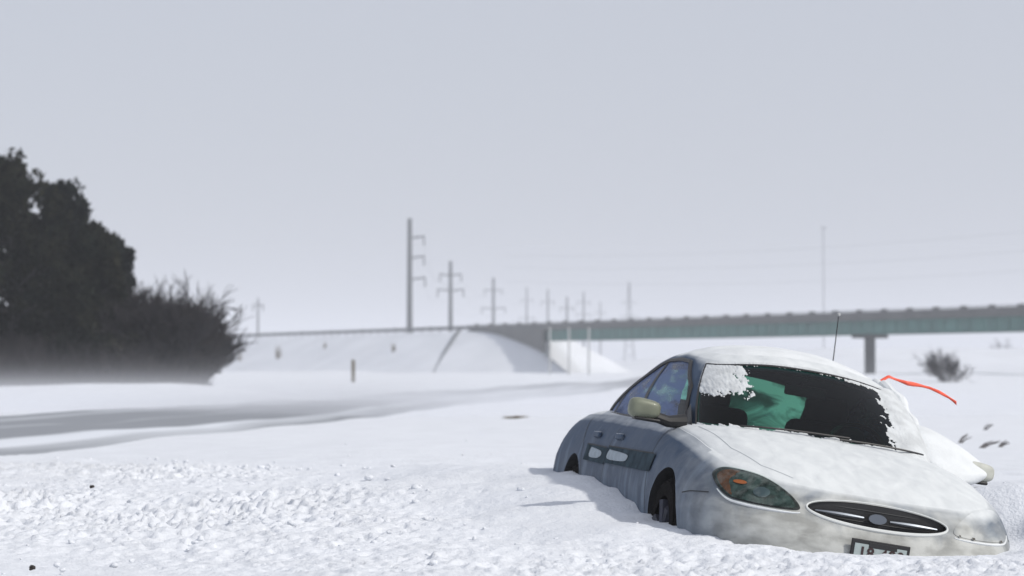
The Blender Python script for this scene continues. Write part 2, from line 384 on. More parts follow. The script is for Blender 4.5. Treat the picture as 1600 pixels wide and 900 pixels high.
# ------------------------------------------------------------------ embankment, far bank
DECK = 6.25
ss = np.concatenate([np.linspace(-900, -60, 80), np.arange(-58, 30, .8)]); nn = np.concatenate([np.linspace(-40, -14, 8), np.arange(-13, 24, .6)])
S_, N_ = np.meshgrid(ss, nn)
top = DECK - .15
def emb_z(S_, N_):
    side_d = np.maximum(np.maximum(N_ - .6, -9.0 - N_), 0)
    front = top - sstep(-27, -22, S_) * .15 - np.clip((S_ + 22) / 22, 0, 1) ** 1.5 * 3.0 - np.clip(S_ / 9, 0, 1) * 3.1
    under = np.minimum(DECK - 1.85, DECK - 1.85 - np.clip((S_ + 14) / 2.0, 0, 9))
    under = np.where(S_ < -14, top - .2, under)
    q = sstep(-.2, -1.3, N_) if False else 1 - sstep(-1.4, -.35, N_)
    return (front * (1 - q) + under * q) - side_d / 2.0, side_d
side_d = np.maximum(np.maximum(N_ - .6, -9.0 - N_), 0)
# the end slope: crest line drops from the wing wall top to its foot, then down to the ground
ez, side_d = emb_z(S_, N_)
ez = ez + .22 * fbm(S_ * .06, N_ * .12, 4, 71) * np.clip(side_d, 0, 1)
EX, EY = bridge_xy(S_, N_)
emb = grid_object('embankment', EX, EY, np.maximum(ez, -.4), m_snow_far); tag(emb, kind='structure')
hx = np.linspace(-60, 900, 120); hy = np.linspace(390, 760, 40)
HX, HY_ = np.meshgrid(hx, hy)
hz = 4.6 * sstep(400, 520, HY_ + 12 * fbm(HX * .01, HY_ * .01, 2, 5)) * sstep(0, 60, HX) + .8 * fbm(HX * .02, HY_ * .03, 3, 77) - .3
hill = grid_object('snowy_hill', HX, HY_, hz, m_snow_far); tag(hill, kind='structure')

# ------------------------------------------------------------------ bridge
bdir = Vector((.3954, -.9185, 0)); bn = Vector((-.9185, -.3954, 0))
BROT = math.atan2(bdir.y, bdir.x)
br = empty('overpass_bridge', (4, 373, 0), BROT)
tag(br, 'long green girder highway overpass with grey concrete barrier crossing behind the stranded car', 'bridge')
# local: x along, y = away from camera side (left of direction), z up.  bn points to the camera side = local -y
LY = Vector((-bdir.y, bdir.x, 0)); SG = 1 if bn.dot(LY) > 0 else -1
def bb(mb, s0, s1, n0, n1, z0, z1): mb.box(((s0 + s1) / 2, SG * (n0 + n1) / 2, (z0 + z1) / 2), (abs(s1 - s0), abs(n1 - n0), abs(z1 - z0)))
m = MB(); bb(m, -26, 150, -8.0, 0, DECK - .32, DECK - .02); m.build('deck', m_conc, br)
for n0 in (-.30, -8.0):
    m = MB(); bb(m, -26, 150, n0, n0 + .30, DECK - .018, DECK + .62)
    m.build('barrier', m_conc, br)
for n0 in (-.9, -3.1, -5.3, -7.5):
    m = MB(); bb(m, .4 if n0 > -1 else -14, 150, n0, n0 + .06, DECK - 1.72, DECK - .33)
    bb(m, .4, 150, n0 - .2, n0 + .26, DECK - 1.78, DECK - 1.722)
    bb(m, .4, 150, n0 - .2, n0 + .26, DECK - .36, DECK - .322)
    s = 1.0
    while s < 150: bb(m, s, s + .04, n0 + .062, n0 + .13, DECK - 1.7, DECK - .37); s += 2.4
    m.build('girder', m_green, br)
# rail along the barrier with a post block every few metres
m = MB(); bb(m, -26, 150, -.24, -.10, DECK + .72, DECK + .80); m.build('rail', m_galv, br)
s = -24
while s < 149:
    m = MB(); bb(m, s, s + .9, -.33, -.02, DECK + .622, DECK + .88); m.build('rail_post', m_conc, br); s += 5.2
m = MB()   # wing wall: sloping foot along the snow cone
wv = []
for s, zt, zb in ((-26, DECK - .33, DECK - 1.2), (-14, DECK - .33, DECK - 2.6), (0.35, DECK - .33, DECK - 4.8)):
    for n_ in (-.35, -.05): wv += [(s, SG * n_, zt), (s, SG * n_, zb)]
m.add(wv, [(0, 1, 5, 4), (4, 5, 9, 8), (2, 6, 7, 3), (6, 10, 11, 7), (0, 2, 3, 1), (8, 9, 11, 10), (0, 4, 6, 2), (4, 8, 10, 6), (1, 3, 7, 5), (5, 7, 11, 9)])
m.build('wing_wall', m_conc, br)
m = MB(); bb(m, -15.0, -14.0, -8.0, -.36, 1.0, DECK - 1.8); m.build('abutment', m_conc, br)
m = MB()
m.tube([(81, SG * -4.3, -.6), (81, SG * -4.3, DECK - 2.2)], .62, 16)
bb(m, 80.4, 81.6, -6.3, -2.3, DECK - 2.2, DECK - 1.79); m.build('pier', m_conc, br, smooth=True)

# guardrail on the approach
gr_ = empty('guardrail', (4, 373, 0), BROT); tag(gr_, 'long dark steel guardrail on top of the snowy embankment left of the overpass', 'guardrail')
m = MB(); bb(m, -900, -26.3, -.12, -.06, DECK + .12, DECK + .66); m.build('beam', m_galv, gr_)
s = -27.0; k = 0
while k < 90:
    m = MB(); bb(m, s, s + .16, -.28, -.13, DECK - .3, DECK + .66 + (.14 if k % 4 == 0 else 0)); m.build('post', m_galv, gr_); s -= 3.8; k += 1
# drainage chute down the slope
ch = MB()
def slope_z(s, n):
    return top - max(n - .6, 0) / 2.0
pts = []
for i in range(14):
    n_ = .4 + i * .85
    s_ = -29.0 + i * 1.30; X, Y = bridge_xy(s_, n_); pts.append((X, Y, float(emb_z(np.array([s_]), np.array([n_]))[0][0]) + .12 - i * .01))
ch.tube(pts, [.30 - .015 * i for i in range(14)], 6)
o = ch.build('drainage_chute', m_galv, smooth=True); tag(o, 'narrow dark drainage chute running down the snowy embankment beside the overpass end', 'drain')
# pale posts standing in front of the girder
for px, yb, D, lab in ((859, 600, 300, 'pale post in front of the green girder, nearest the overpass end wall'),
                       (889, 600, 295, 'pale post in front of the green girder, middle one of three'),
                       (920, 600, 290, 'pale post in front of the green girder, closest to the car roof')):
    X = (px - 800) / F * D; zt = CAMZ + (572 - 511) / F * D
    r = empty('marker_pole', (X, D, -.3)); tag(r, lab, 'post', 'pale posts in front of the overpass')
    m = MB(); m.tube([(0, 0, 0), (0, 0, zt + .2)], [.12, .10], 10); m.build('pole', m_lightpost, r, smooth=True)
    m = MB(); m.box((0, 0, zt + .23), (.36, .2, .05)); m.build('cap', m_lightpost, r)

# ------------------------------------------------------------------ power line structures
def px2x(px, D): return (px - 800) / F * D
def px2z(py, D): return CAMZ + (HORIZON - py) / F * D
def steel_pole(px, py_top, D, arms, label, cat='power pole', r0=.5, r1=.28, group='power line structures beyond the overpass', matl=None, mast=False):
    zt = px2z(py_top, D); X = px2x(px, D); matl = matl or m_galv
    t = empty('power_pole' if not mast else 'radio_mast', (X, D, -1)); tag(t, label, cat, group)
    m = MB(); m.tube([(0, 0, 0), (0, 0, zt + 1)], [r0, r1], 10); m.build('pole', matl, t, smooth=True)
    tips = []
    for (fz, l0, l1) in arms:
        z = zt * fz + 1
        m = MB(); m.tube([(l0, 0, z + .1 * abs(l0)), (0, 0, z), (l1, 0, z + .1 * abs(l1))] if l0 * l1 < 0 else [(0, 0, z), (l1, 0, z + .35)], .17, 6)
        m.build('crossarm', matl, t)
        for l in (l0, l1):
            if abs(l) < .3: continue
            m = MB(); m.tube([(l * .96, 0, z + .05 * abs(l)), (l * .96, 0, z - 1.25)], [.13, .16], 6); m.build('insulator', matl, t, smooth=True)
            tips.append(Vector((X + l * .96, D, z - 2.25)))
    return tips
tA = steel_pole(640, 341, 470, [(.87, 0, 2.6), (.74, 0, 2.6), (.60, 0, 2.8)], 'tallest steel power pole with three side arms, left of the overpass end', r0=.62, r1=.40)
tB = steel_pole(704, 408, 560, [(.87, -2.3, 2.3), (.73, -2.8, 2.8)], 'power pole with two crossarms, second from the left rising behind the overpass end', r0=.58, r1=.36)
tC = steel_pole(771, 434, 760, [(.86, -2.5, 2.5), (.66, -3.4, 3.4)], 'hazy two-armed power pole just right of the overpass end', r0=.55, r1=.38)
tD = steel_pole(823, 449, 1150, [(.84, -2.6, 2.6), (.62, -3.4, 3.4)], 'hazy power pole above the start of the green girder', r0=.55, r1=.38)
tE = steel_pole(856, 452, 1000, [(.84, -2.4, 2.4)], 'faint single-armed power pole, fifth from the left along the line', r0=.5, r1=.35)
tF = steel_pole(886, 464, 900, [(.84, -2.4, 2.4)], 'faint short power pole between two taller ones above the bridge', r0=.5, r1=.35)
tG = steel_pole(912, 456, 1050, [(.86, -2.6, 2.6), (.7, -2.8, 2.8)], 'faint two-armed power pole, last tall one before the lattice tower', r0=.5, r1=.35)
steel_pole(938, 472, 1250, [(.84, -2.4, 2.4)], 'faintest and smallest power pole, next to the lattice tower', r0=.5, r1=.35)
steel_pole(403, 466, 620, [(.9, -1.2, 1.2)], 'thin lone pole far off between the bare bushes and the overpass', 'utility pole', .3, .2, None)
# lattice tower
D = 1150; zt = px2z(440, D)
t = empty('lattice_tower', (px2x(983, D), D, -1)); tag(t, 'faint tapering lattice tower rising above the bridge barrier', 'pylon')
m = MB()
for sx in (-1, 1):
    for sy in (-1, 1): m.tube([(sx * 2.6, sy * 2.6, 0), (sx * .9, sy * .9, zt * .55), (sx * .25, sy * .25, zt + 1)], .17, 5)
m.build('tower_leg', m_galv, t)
m = MB()
for i in range(9):
    a = i / 9; b_ = (i + 1) / 9
    def wd(q): return 2.6 - 2.35 * min(1, q * 1.15)
    for s1 in (-1, 1):
        m.tube([(s1 * wd(a), -wd(a), zt * a), (-s1 * wd(b_), -wd(b_), zt * b_)], .09, 4)
        m.tube([(-wd(a), s1 * wd(a), zt * a), (-wd(b_), -s1 * wd(b_), zt * b_)], .09, 4)
m.build('bracing', m_galv, t)
m = MB()
for fz, l in ((.62, 4.2), (.78, 3.4)): m.tube([(-l, 0, zt * fz), (0, 0, zt * fz + .5), (l, 0, zt * fz)], .15, 5)
m.build('crossarm', m_galv, t)
# thin mast at right
D = 850; zt = px2z(356, D)
t = empty('radio_mast', (px2x(1287, D), D, -1)); tag(t, 'tall thin faint mast standing alone behind the middle of the bridge', 'mast')
m = MB(); m.tube([(0, 0, 0), (0, 0, zt + 1)], [.17, .12], 8); m.build('pole', m_galv, t, smooth=True)
m = MB(); m.box((0, 0, zt + 1.05), (1.6, .6, .3)); m.build('antenna_head', m_galv, t)
# wires
def wires(name, pairs, label):
    m = MB()
    for a, b_, sag in pairs:
        a = Vector(a); b_ = Vector(b_); pts = []
        for i in range(17):
            q = i / 16; p = a.lerp(b_, q); p.z -= sag * 4 * q * (1 - q); pts.append(p)
        m.tube(pts, .012, 4, caps=False)
    o = m.build(name, m_galv, smooth=True); tag(o, label, 'cable')
def link(A, B, sag):
    return [(A[i], B[min(i, len(B) - 1)], sag) for i in range(min(len(A), 4))]
wires('power_cable', link(tA, tB, 2) + link(tB, tC, 2) + link(tC, tD, 2) + link(tD, tE, 1.5),
      'thin power cables strung between the hazy poles left of the bridge')
wires('overhead_line', [((px2x(790, 520), 520, px2z(y0, 520)), (px2x(1700, 430), 430, px2z(y1, 430)), 1.5) for y0, y1 in ((400, 352), (418, 384), (440, 415))],
      'thin overhead lines crossing the pale sky above the bridge')

# ------------------------------------------------------------------ trees
def foliage_tree(name, loc, h, rad, label, seed, matl, lean=0.0, dens=1.0, top_pow=.8, group=None):
    rg = np.random.default_rng(seed)
    t = empty(name, loc); tag(t, label, 'tree', group)
    m = MB()
    m.tube([(0, 0, -.4), (lean * .3, .05, h * .35), (lean * .7, 0, h * .7), (lean, 0, h * .96)], [rad * .10, rad * .075, rad * .045, .02], 8)
    tips = []
    nl = int(46 * dens)
    for i in range(nl):
        q = .10 + .88 * (i + rg.random()) / nl; a = rg.random() * 6.283
        # uneven cedar outline: radius by height, with random lobes
        rr = rad * (min(1, (1 - q) ** top_pow * 1.25) + .05) * (.60 + .5 * rg.random())
        base = Vector((lean * q, 0, h * q * .94)); tip = base + Vector((math.cos(a) * rr, math.sin(a) * rr, rr * (.15 + .45 * rg.random())))
        m.tube([base, base.lerp(tip, .5) + Vector((0, 0, -.03 * rr)), tip], [.05 * rad, .03 * rad, .008], 5, caps=False)
        tips.append((base, tip))
    m.build('trunk', m_bark, t, smooth=True)
    C = []; RR = []
    for b_, tp in tips:
        for q in (.25, .5, .72, .9, 1.02):
            if rg.random() < .10: continue
            c = b_.lerp(tp, q); C.append((c.x + rg.normal() * .12, c.y + rg.normal() * .12, c.z + rg.normal() * .12 + .1)); RR.append(.22 + .30 * rg.random() * (1.1 - .4 * q))
    for i in range(10):   # leader tufts at the top
        C.append((lean + rg.normal() * .10, rg.normal() * .1, h * (.86 + .014 * i))); RR.append(.26 - .018 * i)
    C = np.array(C); RR = np.array(RR) * (rad / 2.4) ** .35
    n = 64
    k = len(C) * n
    d = rg.normal(size=(k, 3)); d /= np.linalg.norm(d, axis=1)[:, None]
    r_ = np.repeat(RR, n)[:, None] * (rg.random((k, 1)) ** .45)
    P = np.repeat(C, n, 0) + d * r_ * [1, 1, 1.25]
    a = rg.normal(size=(k, 3)); a[:, 2] += .9; a /= np.linalg.norm(a, axis=1)[:, None]
    b2 = np.cross(a, rg.normal(size=(k, 3))); b2 /= np.linalg.norm(b2, axis=1)[:, None]
    L_ = (.10 + .12 * rg.random((k, 1))); W_ = L_ * .33
    V = np.stack([P - a * L_ * .5, P + b2 * W_, P + a * L_ * .9, P - b2 * W_], 1).reshape(-1, 3)
    me = bpy.data.meshes.new('crown'); me.vertices.add(len(V)); me.vertices.foreach_set('co', V.astype(np.float32).ravel())
    me.loops.add(k * 4); me.loops.foreach_set('vertex_index', np.arange(k * 4, dtype=np.int32))
    me.polygons.add(k); me.polygons.foreach_set('loop_start', np.arange(0, k * 4, 4, dtype=np.int32)); me.update(calc_edges=True)
    me.materials.append(matl); o = bpy.data.objects.new('crown', me); COL.objects.link(o); o.parent = t
    return t
TD = 80.0
ev = [(-75, 262, 2.9, 'dark evergreen at the far left edge, mostly cut off by the frame'),
      (22, 248, 2.4, 'tallest dark evergreen with a rounded top at the left edge'),
      (92, 286, 1.9, 'dark evergreen with a notched top, right beside the tallest one'),
      (140, 352, 1.45, 'mid-height dark evergreen, third step down in the row'),
      (176, 376, 1.05, 'lowest and slimmest dark evergreen at the right end of the dark row')]
for i, (px, py, rad, lab) in enumerate(ev):
    D = TD + (4, 0, 3, -2, 1)[i]
    foliage_tree('evergreen_tree', (px2x(px, D), D, -.05), px2z(py, D) + .1, rad * .82, lab, 20 + i, m_leaf if i % 2 else m_leaf2, lean=(.2, -.2, .15, .1, .1)[i], dens=(1.1, 1.2, 1.1, .9, .8)[i],
                 top_pow=(.55, .5, .5, .55, .6)[i], group='dark evergreens at the left edge')

def bare_tree(name, loc, h, spread, label, seed, matl, stems=5, depth=5, r0=.05, group=None, cat='bare tree', nkids=3):
    rg = random.Random(seed); t = empty(name, loc); tag(t, label, cat, group)
    trunk = MB(); twig = MB(); cnt = [0]
    def grow(p, d, ln, r, lv):
        if lv == 0 or cnt[0] > 9500: return
        cnt[0] += 1
        mid = p + d * ln * .5 + Vector((rg.gauss(0, .05), rg.gauss(0, .05), rg.gauss(0, .03))) * ln
        e = p + d * ln + Vector((rg.gauss(0, .08), rg.gauss(0, .08), 0)) * ln
        (trunk if lv >= depth - 1 else twig).tube([p, mid, e], [r, r * .82, r * .62], 5 if lv >= depth - 1 else 3, caps=False)
        for k in range(nkids + (rg.random() < .4)):
            q = .35 + .65 * rg.random(); s_ = p.lerp(e, q)
            nd = (d + Vector((rg.gauss(0, .42), rg.gauss(0, .42), rg.gauss(.12, .3)))).normalized()
            grow(s_, nd, ln * (.55 + .25 * rg.random()), r * .66, lv - 1)
    for i in range(stems):
        a = rg.random() * 6.283; sp = spread * (.35 + .65 * rg.random())
        d = Vector((math.cos(a) * sp, math.sin(a) * sp, 1)).normalized()
        grow(Vector((math.cos(a) * .15 * spread, math.sin(a) * .15, -.2)), d, h * (.36 + .12 * rg.random()), r0, depth)
    trunk.build('trunk', m_bark, t, smooth=True); twig.build('twigs', matl, t)
    return t
bares = [(205, 455, .38, 'bare bush poking out right behind the slimmest evergreen'),
         (235, 458, .38, 'thin bare tree, second in the leafless thicket from the evergreens'),
         (262, 478, .42, 'low dense bare bush in the middle of the leafless thicket'),
         (292, 474, .42, 'dark twiggy bare bush left of the round-topped one'),
         (322, 460, .42, 'round-topped bare tree with airy twigs near the right end of the thicket'),
         (345, 482, .30, 'rightmost bare bush of the thicket, leaning toward the road')]
for i, (px, py, sp, lab) in enumerate(bares):
    D = TD - 1 + (i % 3) * 2
    bare_tree('bare_tree', (px2x(px - 6 - .22 * (px - 190), D), D, -.05), px2z(py, D) * 1.12, sp, lab, 50 + i, m_twig if i % 2 else m_twig2, stems=13, depth=5, r0=.06, nkids=4, group='leafless thicket beside the evergreens')
# brush skirt in front of and between the trees
def brush(name, x0, x1, D, h, label, n, seed, matl):
    rg = random.Random(seed); m = MB()
    for i in range(n):
        x = x0 + (x1 - x0) * rg.random(); y = D + rg.gauss(0, 1.2); a = rg.gauss(0, .28)
        hh = h * (.45 + .6 * rg.random()) * (1 - .65 * ((x - x0) / (x1 - x0)) ** 5); p = Vector((x, y, -.2))
        tip = p + Vector((a * hh, rg.gauss(0, .2) * hh, hh)); m.tube([p, p.lerp(tip, .5) + Vector((rg.gauss(0, .05), 0, 0)), tip], [.022, .016, .006], 3, caps=False)
        for k in range(4):
            q = .3 + .6 * rg.random(); s_ = p.lerp(tip, q); e = s_ + Vector((rg.gauss(0, .3), rg.gauss(0, .2), .3 + .25 * rg.random())) * hh * .4
            m.tube([s_, e], [.011, .004], 3, caps=False)
    o = m.build(name, matl); tag(o, label, 'undergrowth', kind='stuff')
brush('undergrowth', px2x(-60, 78), px2x(305, 78), 79, 2.0, 'dark leafless undergrowth below the trees at left', 4200, 5, m_twig2)

# bushes at right
D = 136
bare_tree('bare_bush', (px2x(1483, D), D, 0), 2.25, 1.1, 'round hazy bare bush beneath the right part of the bridge', 81, m_twig, stems=18, depth=5, r0=.024, cat='bush', nkids=3)
D = 620
bare_tree('bare_bush', (px2x(1566, D), D, 3.0), 5.0, 1.0, 'small very faint bush at the right edge under the girder', 82, m_twig, stems=10, depth=4, r0=.05, cat='bush')
# weeds on the embankment and twigs on the field
def weed(name, loc, h, n, label, seed, matl=None, lean=0.0, group=None, cat='weeds', spread=.3):
    rg = random.Random(seed); m = MB()
    for i in range(n):
        a = rg.random() * 6.283; r_ = spread * h * rg.random()
        p = Vector((math.cos(a) * r_ * .5, math.sin(a) * r_ * .5, -.05 * h)); tip = Vector((p.x * 2 + lean * h, p.y * 2, h * (.5 + .5 * rg.random())))
        m.tube([p, p.lerp(tip, .55) + Vector((-lean * h * .15, 0, .06 * h)), tip], [.010 + .012 * h, .008 + .009 * h, .003], 4, caps=False)
    o = m.build(name, matl or m_weed); o.location = loc; tag(o, label, cat, group)
for i, (px, n_, h, n, lab) in enumerate(((435, 8.0, 2.4, 26, 'tall clump of dry weeds halfway up the left embankment'),
        (508, 5.0, 1.3, 18, 'small dry weed clump high on the embankment, left of the tallest power pole'),
        (615, 6.5, 1.6, 20, 'dry weed clump on the embankment under the tallest power pole'),
        (375, 9.0, 1.8, 22, 'dry weed clump at the embankment foot close to the bare bushes'))):
    t_ = (px - 800) / F   # intersect with the slope line at offset n_
    s_ = (t_ * (373 - .3954 * n_) - 4 + .9185 * n_) / (.3954 + .9185 * t_)
    X, Y = bridge_xy(s_, n_); weed('weed_clump', (X, Y, slope_z(s_, n_) - .1), h, n, lab, 90 + i, group='weeds on the embankment')
D = 150
r = empty('delineator_post', (px2x(552, D), D, 0)); tag(r, 'short brown marker post standing alone in the snow below the embankment', 'post')
m = MB(); m.rbox((0, 0, .55), (.20, .12, 1.5), .02); m.build('post', m_brownpost, r)
m = MB(); m.box((0, -.063, 1.12), (.14, .004, .2)); m.build('reflector', m_weed, r)
for i, (px, D, h, lean, lab) in enumerate(((1498, 34, .12, 1.0, 'short dark twig sticking out of the snow just right of the car'),
        (1538, 40, .10, 1.0, 'faint twig in the snow, furthest of the twigs right of the car'),
        (1532, 31, .10, 1.9, 'long low twig lying on the snow right of the car'),
        (1560, 32, .09, 1.2, 'dark tuft at the end of the low twig near the right edge'))):
    weed('snow_twig', (px2x(px, D), D, gz(px2x(px, D), D)), h, 5, lab, 120 + i, m_twiggrey, lean, 'twigs in the snow right of the car', 'twig', .5)
weed('grass_tuft', (px2x(795, 48), 48, gz(px2x(795, 48), 48)), .05, 20, 'flattened dry grass streak poking through the snow left of the car', 131, m_weed, 3.6, None, 'grass', 6.0)
weed('grass_tuft', (px2x(783, 25), 25, gz(px2x(783, 25), 25)), .05, 14, 'tiny dry tuft on the snow crest left of the rear wheel', 132, m_weed, 1.2, None, 'grass', 1.0)
# two dark stones in the foreground
def stone(px, D, r_, lab, seed):
    bm = bmesh.new(); bmesh.ops.create_icosphere(bm, subdivisions=2, radius=r_)
    rg = random.Random(seed)
    for v in bm.verts: v.co *= .75 + .5 * rg.random(); v.co.z *= .8
    me = bpy.data.meshes.new('dark_stone'); bm.to_mesh(me); bm.free(); me.materials.append(m_stone)
    o = bpy.data.objects.new('dark_stone', me); COL.objects.link(o); X = px2x(px, D); o.location = (X, D, gz(X, D) + r_ * .7 + .01); tag(o, lab, 'stone', 'dark stones on the snow')
stone(52, 12.2, .015, 'dark brown stone on the snow at the bottom left corner', 1)
stone(145, 18.4, .018, 'small black stone on the smooth snow strip at the left', 2)

# loose lumps of broken snow crust
def lumps():
    base = bmesh.new(); bmesh.ops.create_icosphere(base, subdivisions=2, radius=1); bv = np.array([v.co[:] for v in base.verts]); bf = np.array([[v.index for v in f.verts] for f in base.faces]); base.free()
    V = []; Fc = []; n = 0; rg = np.random.default_rng(3)
    K = 26000
    X = rg.uniform(-6, 4.2, K); Y = 12 + 22 * rg.random(K) ** 1.3
    b_ = np.exp(-((Y - 25.5 - .4 * X) / 3.6) ** 2) * (1 - sstep(-3.5, -.2, X + .25 * (Y - 24))) + np.exp(-((Y - 14.6 + .35 * X) / 1.5) ** 2) * (1 - sstep(-.6, 1.4, X)) + .5 * np.exp(-((Y - 12.5) / .6) ** 2) + .03
    b_ = b_ * np.clip(.2 + 1.6 * (fbm(X * .7, Y * .5, 2, 91) + .3), 0.05, 1.5)
    hz_, ins = ground_h(X, Y)
    ok = (rg.random(K) < b_ * .11) & (ins > 1.9) & (np.abs(X) < Y * .205 + .2)
    for x, y, z in zip(X[ok], Y[ok], hz_[ok]):
        s_ = (.008 + .022 * rg.random() ** 1.9 + (.010 if rg.random() < .03 else 0)) * (.62 + .38 * min(1, max(0, (y - 12) / 6)))
        q3 = rg.normal(size=(3, 3)) * 1.6; v = bv * (1 + .28 * np.sin(bv @ q3[0] + q3[1, 0]) + .22 * np.sin(bv @ q3[1] * 1.7) + rg.uniform(-.10, .10, len(bv)))[:, None] * [1.15 * s_, 1.0 * s_, .72 * s_]
        a = rg.random() * 6.28; c_, q = math.cos(a), math.sin(a)
        v = v @ np.array([[c_, q, 0], [-q, c_, 0], [0, 0, 1]]) + [x, y, z + s_ * .35]
        V.append(v); Fc.append(bf + n); n += len(bv)
    o = mesh_obj('snow_lumps', np.concatenate(V), np.concatenate(Fc), m_snow, smooth=True)
    tag(o, 'loose lumps of broken snow crust scattered over the foreground', 'snow lumps', kind='stuff')
lumps()

# ================================================================== THE CAR
car = empty('stranded_car'); car.matrix_world = CARM
tag(car, 'frosted silver four-door sedan tilted nose first and buried to its wheels in the snow', 'car')
P = 7.6; Q = 3.4
def lerp_tab(tab, x): return np.interp(x, [t[0] for t in tab], [t[1] for t in tab])
def smooth_tab(tab, x):
    xs = np.linspace(tab[0][0], tab[-1][0], 200); ys = np.interp(xs, [t[0] for t in tab], [t[1] for t in tab])
    k = np.hanning(17); k /= k.sum(); ys2 = np.convolve(np.pad(ys, 8, 'edge'), k, 'valid'); return np.interp(x, xs, ys2)
CREST = [(-2.6, .80), (-2.3, .90), (-1.8, .955), (-1.0, .955), (0, .935), (.9, .915), (1.4, .865), (1.9, .775), (2.3, .69), (2.6, .64)]
def zc(x): return smooth_tab(CREST, x)
def hood_crown(x): return smooth_tab([(-2.6, .06), (-1.9, .07), (0, .08), (1.2, .095), (1.7, .085), (2.2, .055), (2.6, .03)], x)
LV = [0, .08, .2, .35, .5, .65, .78, .88, .95, 1.0]
T_XF = list(zip(LV, [2.36, 2.43, 2.485, 2.505, 2.50, 2.475, 2.43, 2.385, 2.35, 2.31]))
T_XR = list(zip(LV, [2.36, 2.42, 2.49, 2.52, 2.53, 2.52, 2.48, 2.43, 2.39, 2.35]))
T_W = list(zip(LV, [.80, .845, .885, .912, .925, .922, .900, .868, .830, .775]))
def body_pt(th, s, k=1.0):
    c, sn = np.cos(th), np.sin(th)
    xf = smooth_tab(T_XF, s); xr = smooth_tab(T_XR, s); w_ = smooth_tab(T_W, s)
    a = np.where(c > 0, xf, xr)
    pp_ = np.where(c > 0, P, 11.0); qq_ = np.where(c > 0, Q, 5.6); w_ = w_ * np.where(c > 0, 1, 1 + .014 * np.abs(c))
    x = a * np.sign(c) * np.abs(c) ** (2 / pp_); y = w_ * np.sign(sn) * np.abs(sn) ** (2 / qq_)
    return x, y
def canon(n):
    th = np.linspace(0, 2 * np.pi, 20001); x, y = body_pt(th, .6); L_ = np.concatenate([[0], np.cumsum(np.hypot(np.diff(x), np.diff(y)))])
    return np.interp(np.linspace(0, L_[-1], n, endpoint=False), L_, th)
NB = 280
THB = canon(NB)
sl = np.concatenate([np.linspace(0, .75, 16), np.linspace(.79, 1, 9)])
verts = []; faces = []
rings = []
for s in sl:
    x, y = body_pt(THB, s); z = .17 + (zc(x) - .17) * s
    rings.append(np.stack([x, y, z], 1))
xe, ye = body_pt(THB, 1.0)
for k in list(np.cos(np.linspace(.12, np.pi / 2, 26))[:-1]):
    x, y = xe * k, ye * k
    Fv = (np.abs(x) / np.where(x > 0, 2.31, 2.35)) ** np.where(x > 0, P, 11.0) + (np.abs(y) / .775) ** np.where(x > 0, Q, 5.6)
    z = zc(x) + hood_crown(x) * np.clip(1 - Fv, 0, 1) ** .8
    rings.append(np.stack([x, y, z], 1))
def rings_mesh(rings, cap0=True, cap1=True):
    n = len(rings[0]); V = np.concatenate(rings); Fs = []
    for r_ in range(len(rings) - 1):
        for i in range(n):
            j = (i + 1) % n; Fs.append((r_ * n + i, r_ * n + j, (r_ + 1) * n + j, (r_ + 1) * n + i))
    V = list(map(tuple, V))
    if cap0: V.append(tuple(rings[0].mean(0))); c = len(V) - 1; Fs += [((i + 1) % n, i, c) for i in range(n)]
    if cap1: V.append(tuple(rings[-1].mean(0))); c = len(V) - 1; o_ = (len(rings) - 1) * n; Fs += [(o_ + i, o_ + (i + 1) % n, c) for i in range(n)]
    return V, Fs
V, Fs = rings_mesh(rings)
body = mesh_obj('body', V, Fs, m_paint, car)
bvh_body = BVHTree.FromPolygons([Vector(v) for v in V], Fs)

def boolean_cut(target, cutters):
    tmp = []
    for mb, cm in cutters:
        o = mb.build('cutter', cm); o.parent = car; tmp.append(o)
        md = target.modifiers.new('cut', 'BOOLEAN'); md.operation = 'DIFFERENCE'; md.solver = 'EXACT'; md.object = o
        try: md.material_mode = 'TRANSFER'
        except Exception: pass
    bpy.context.view_layer.update()
    dg = bpy.context.evaluated_depsgraph_get(); me = bpy.data.meshes.new_from_object(target.evaluated_get(dg))
    target.modifiers.clear(); old = target.data; target.data = me; me.name = target.name
    for o in tmp: bpy.data.objects.remove(o, do_unlink=True)
    me.polygons.foreach_set('use_smooth', [True] * len(me.polygons)); me.set_sharp_from_angle(angle=R(32))
cuts = []
WX = (1.42, -1.335); WZ = .31; ARCH = .352
for wx in WX:
    for sy in (-1, 1):
        m = MB(); m.tube([(wx, sy * .56, WZ + .02), (wx, sy * 1.1, WZ + .02)], ARCH, 48); cuts.append((m, m_black))
GZ = -.3   # greenhouse centre
def gh_curve(th, t):
    """greenhouse outline at level t: 0 belt, 1 cantrail"""
    c, sn = np.cos(th), np.sin(th)
    t = np.asarray(t, float); e = np.sin(np.pi * np.clip(t, 0, 1)) * .035
    a_f = (1.58 + (0.84 - 1.58) * t) + e * .9; a_r = (1.72 + (.72 - 1.72) * t) + e * 1.6; w_ = .750 + (.590 - .750) * t + e
    a = np.where(c > 0, a_f, a_r); p = np.where(c > 0, 4.2, 3.2); q = 6.0
    x = GZ + a * np.sign(c) * np.abs(c) ** (2 / p); y = w_ * np.sign(sn) * np.abs(sn) ** (2 / q)
    return x, y
def roof_z(x): return smooth_tab([(-1.3, 1.37), (-.9, 1.435), (-.4, 1.485), (0, 1.495), (.3, 1.465), (.6, 1.405)], x)
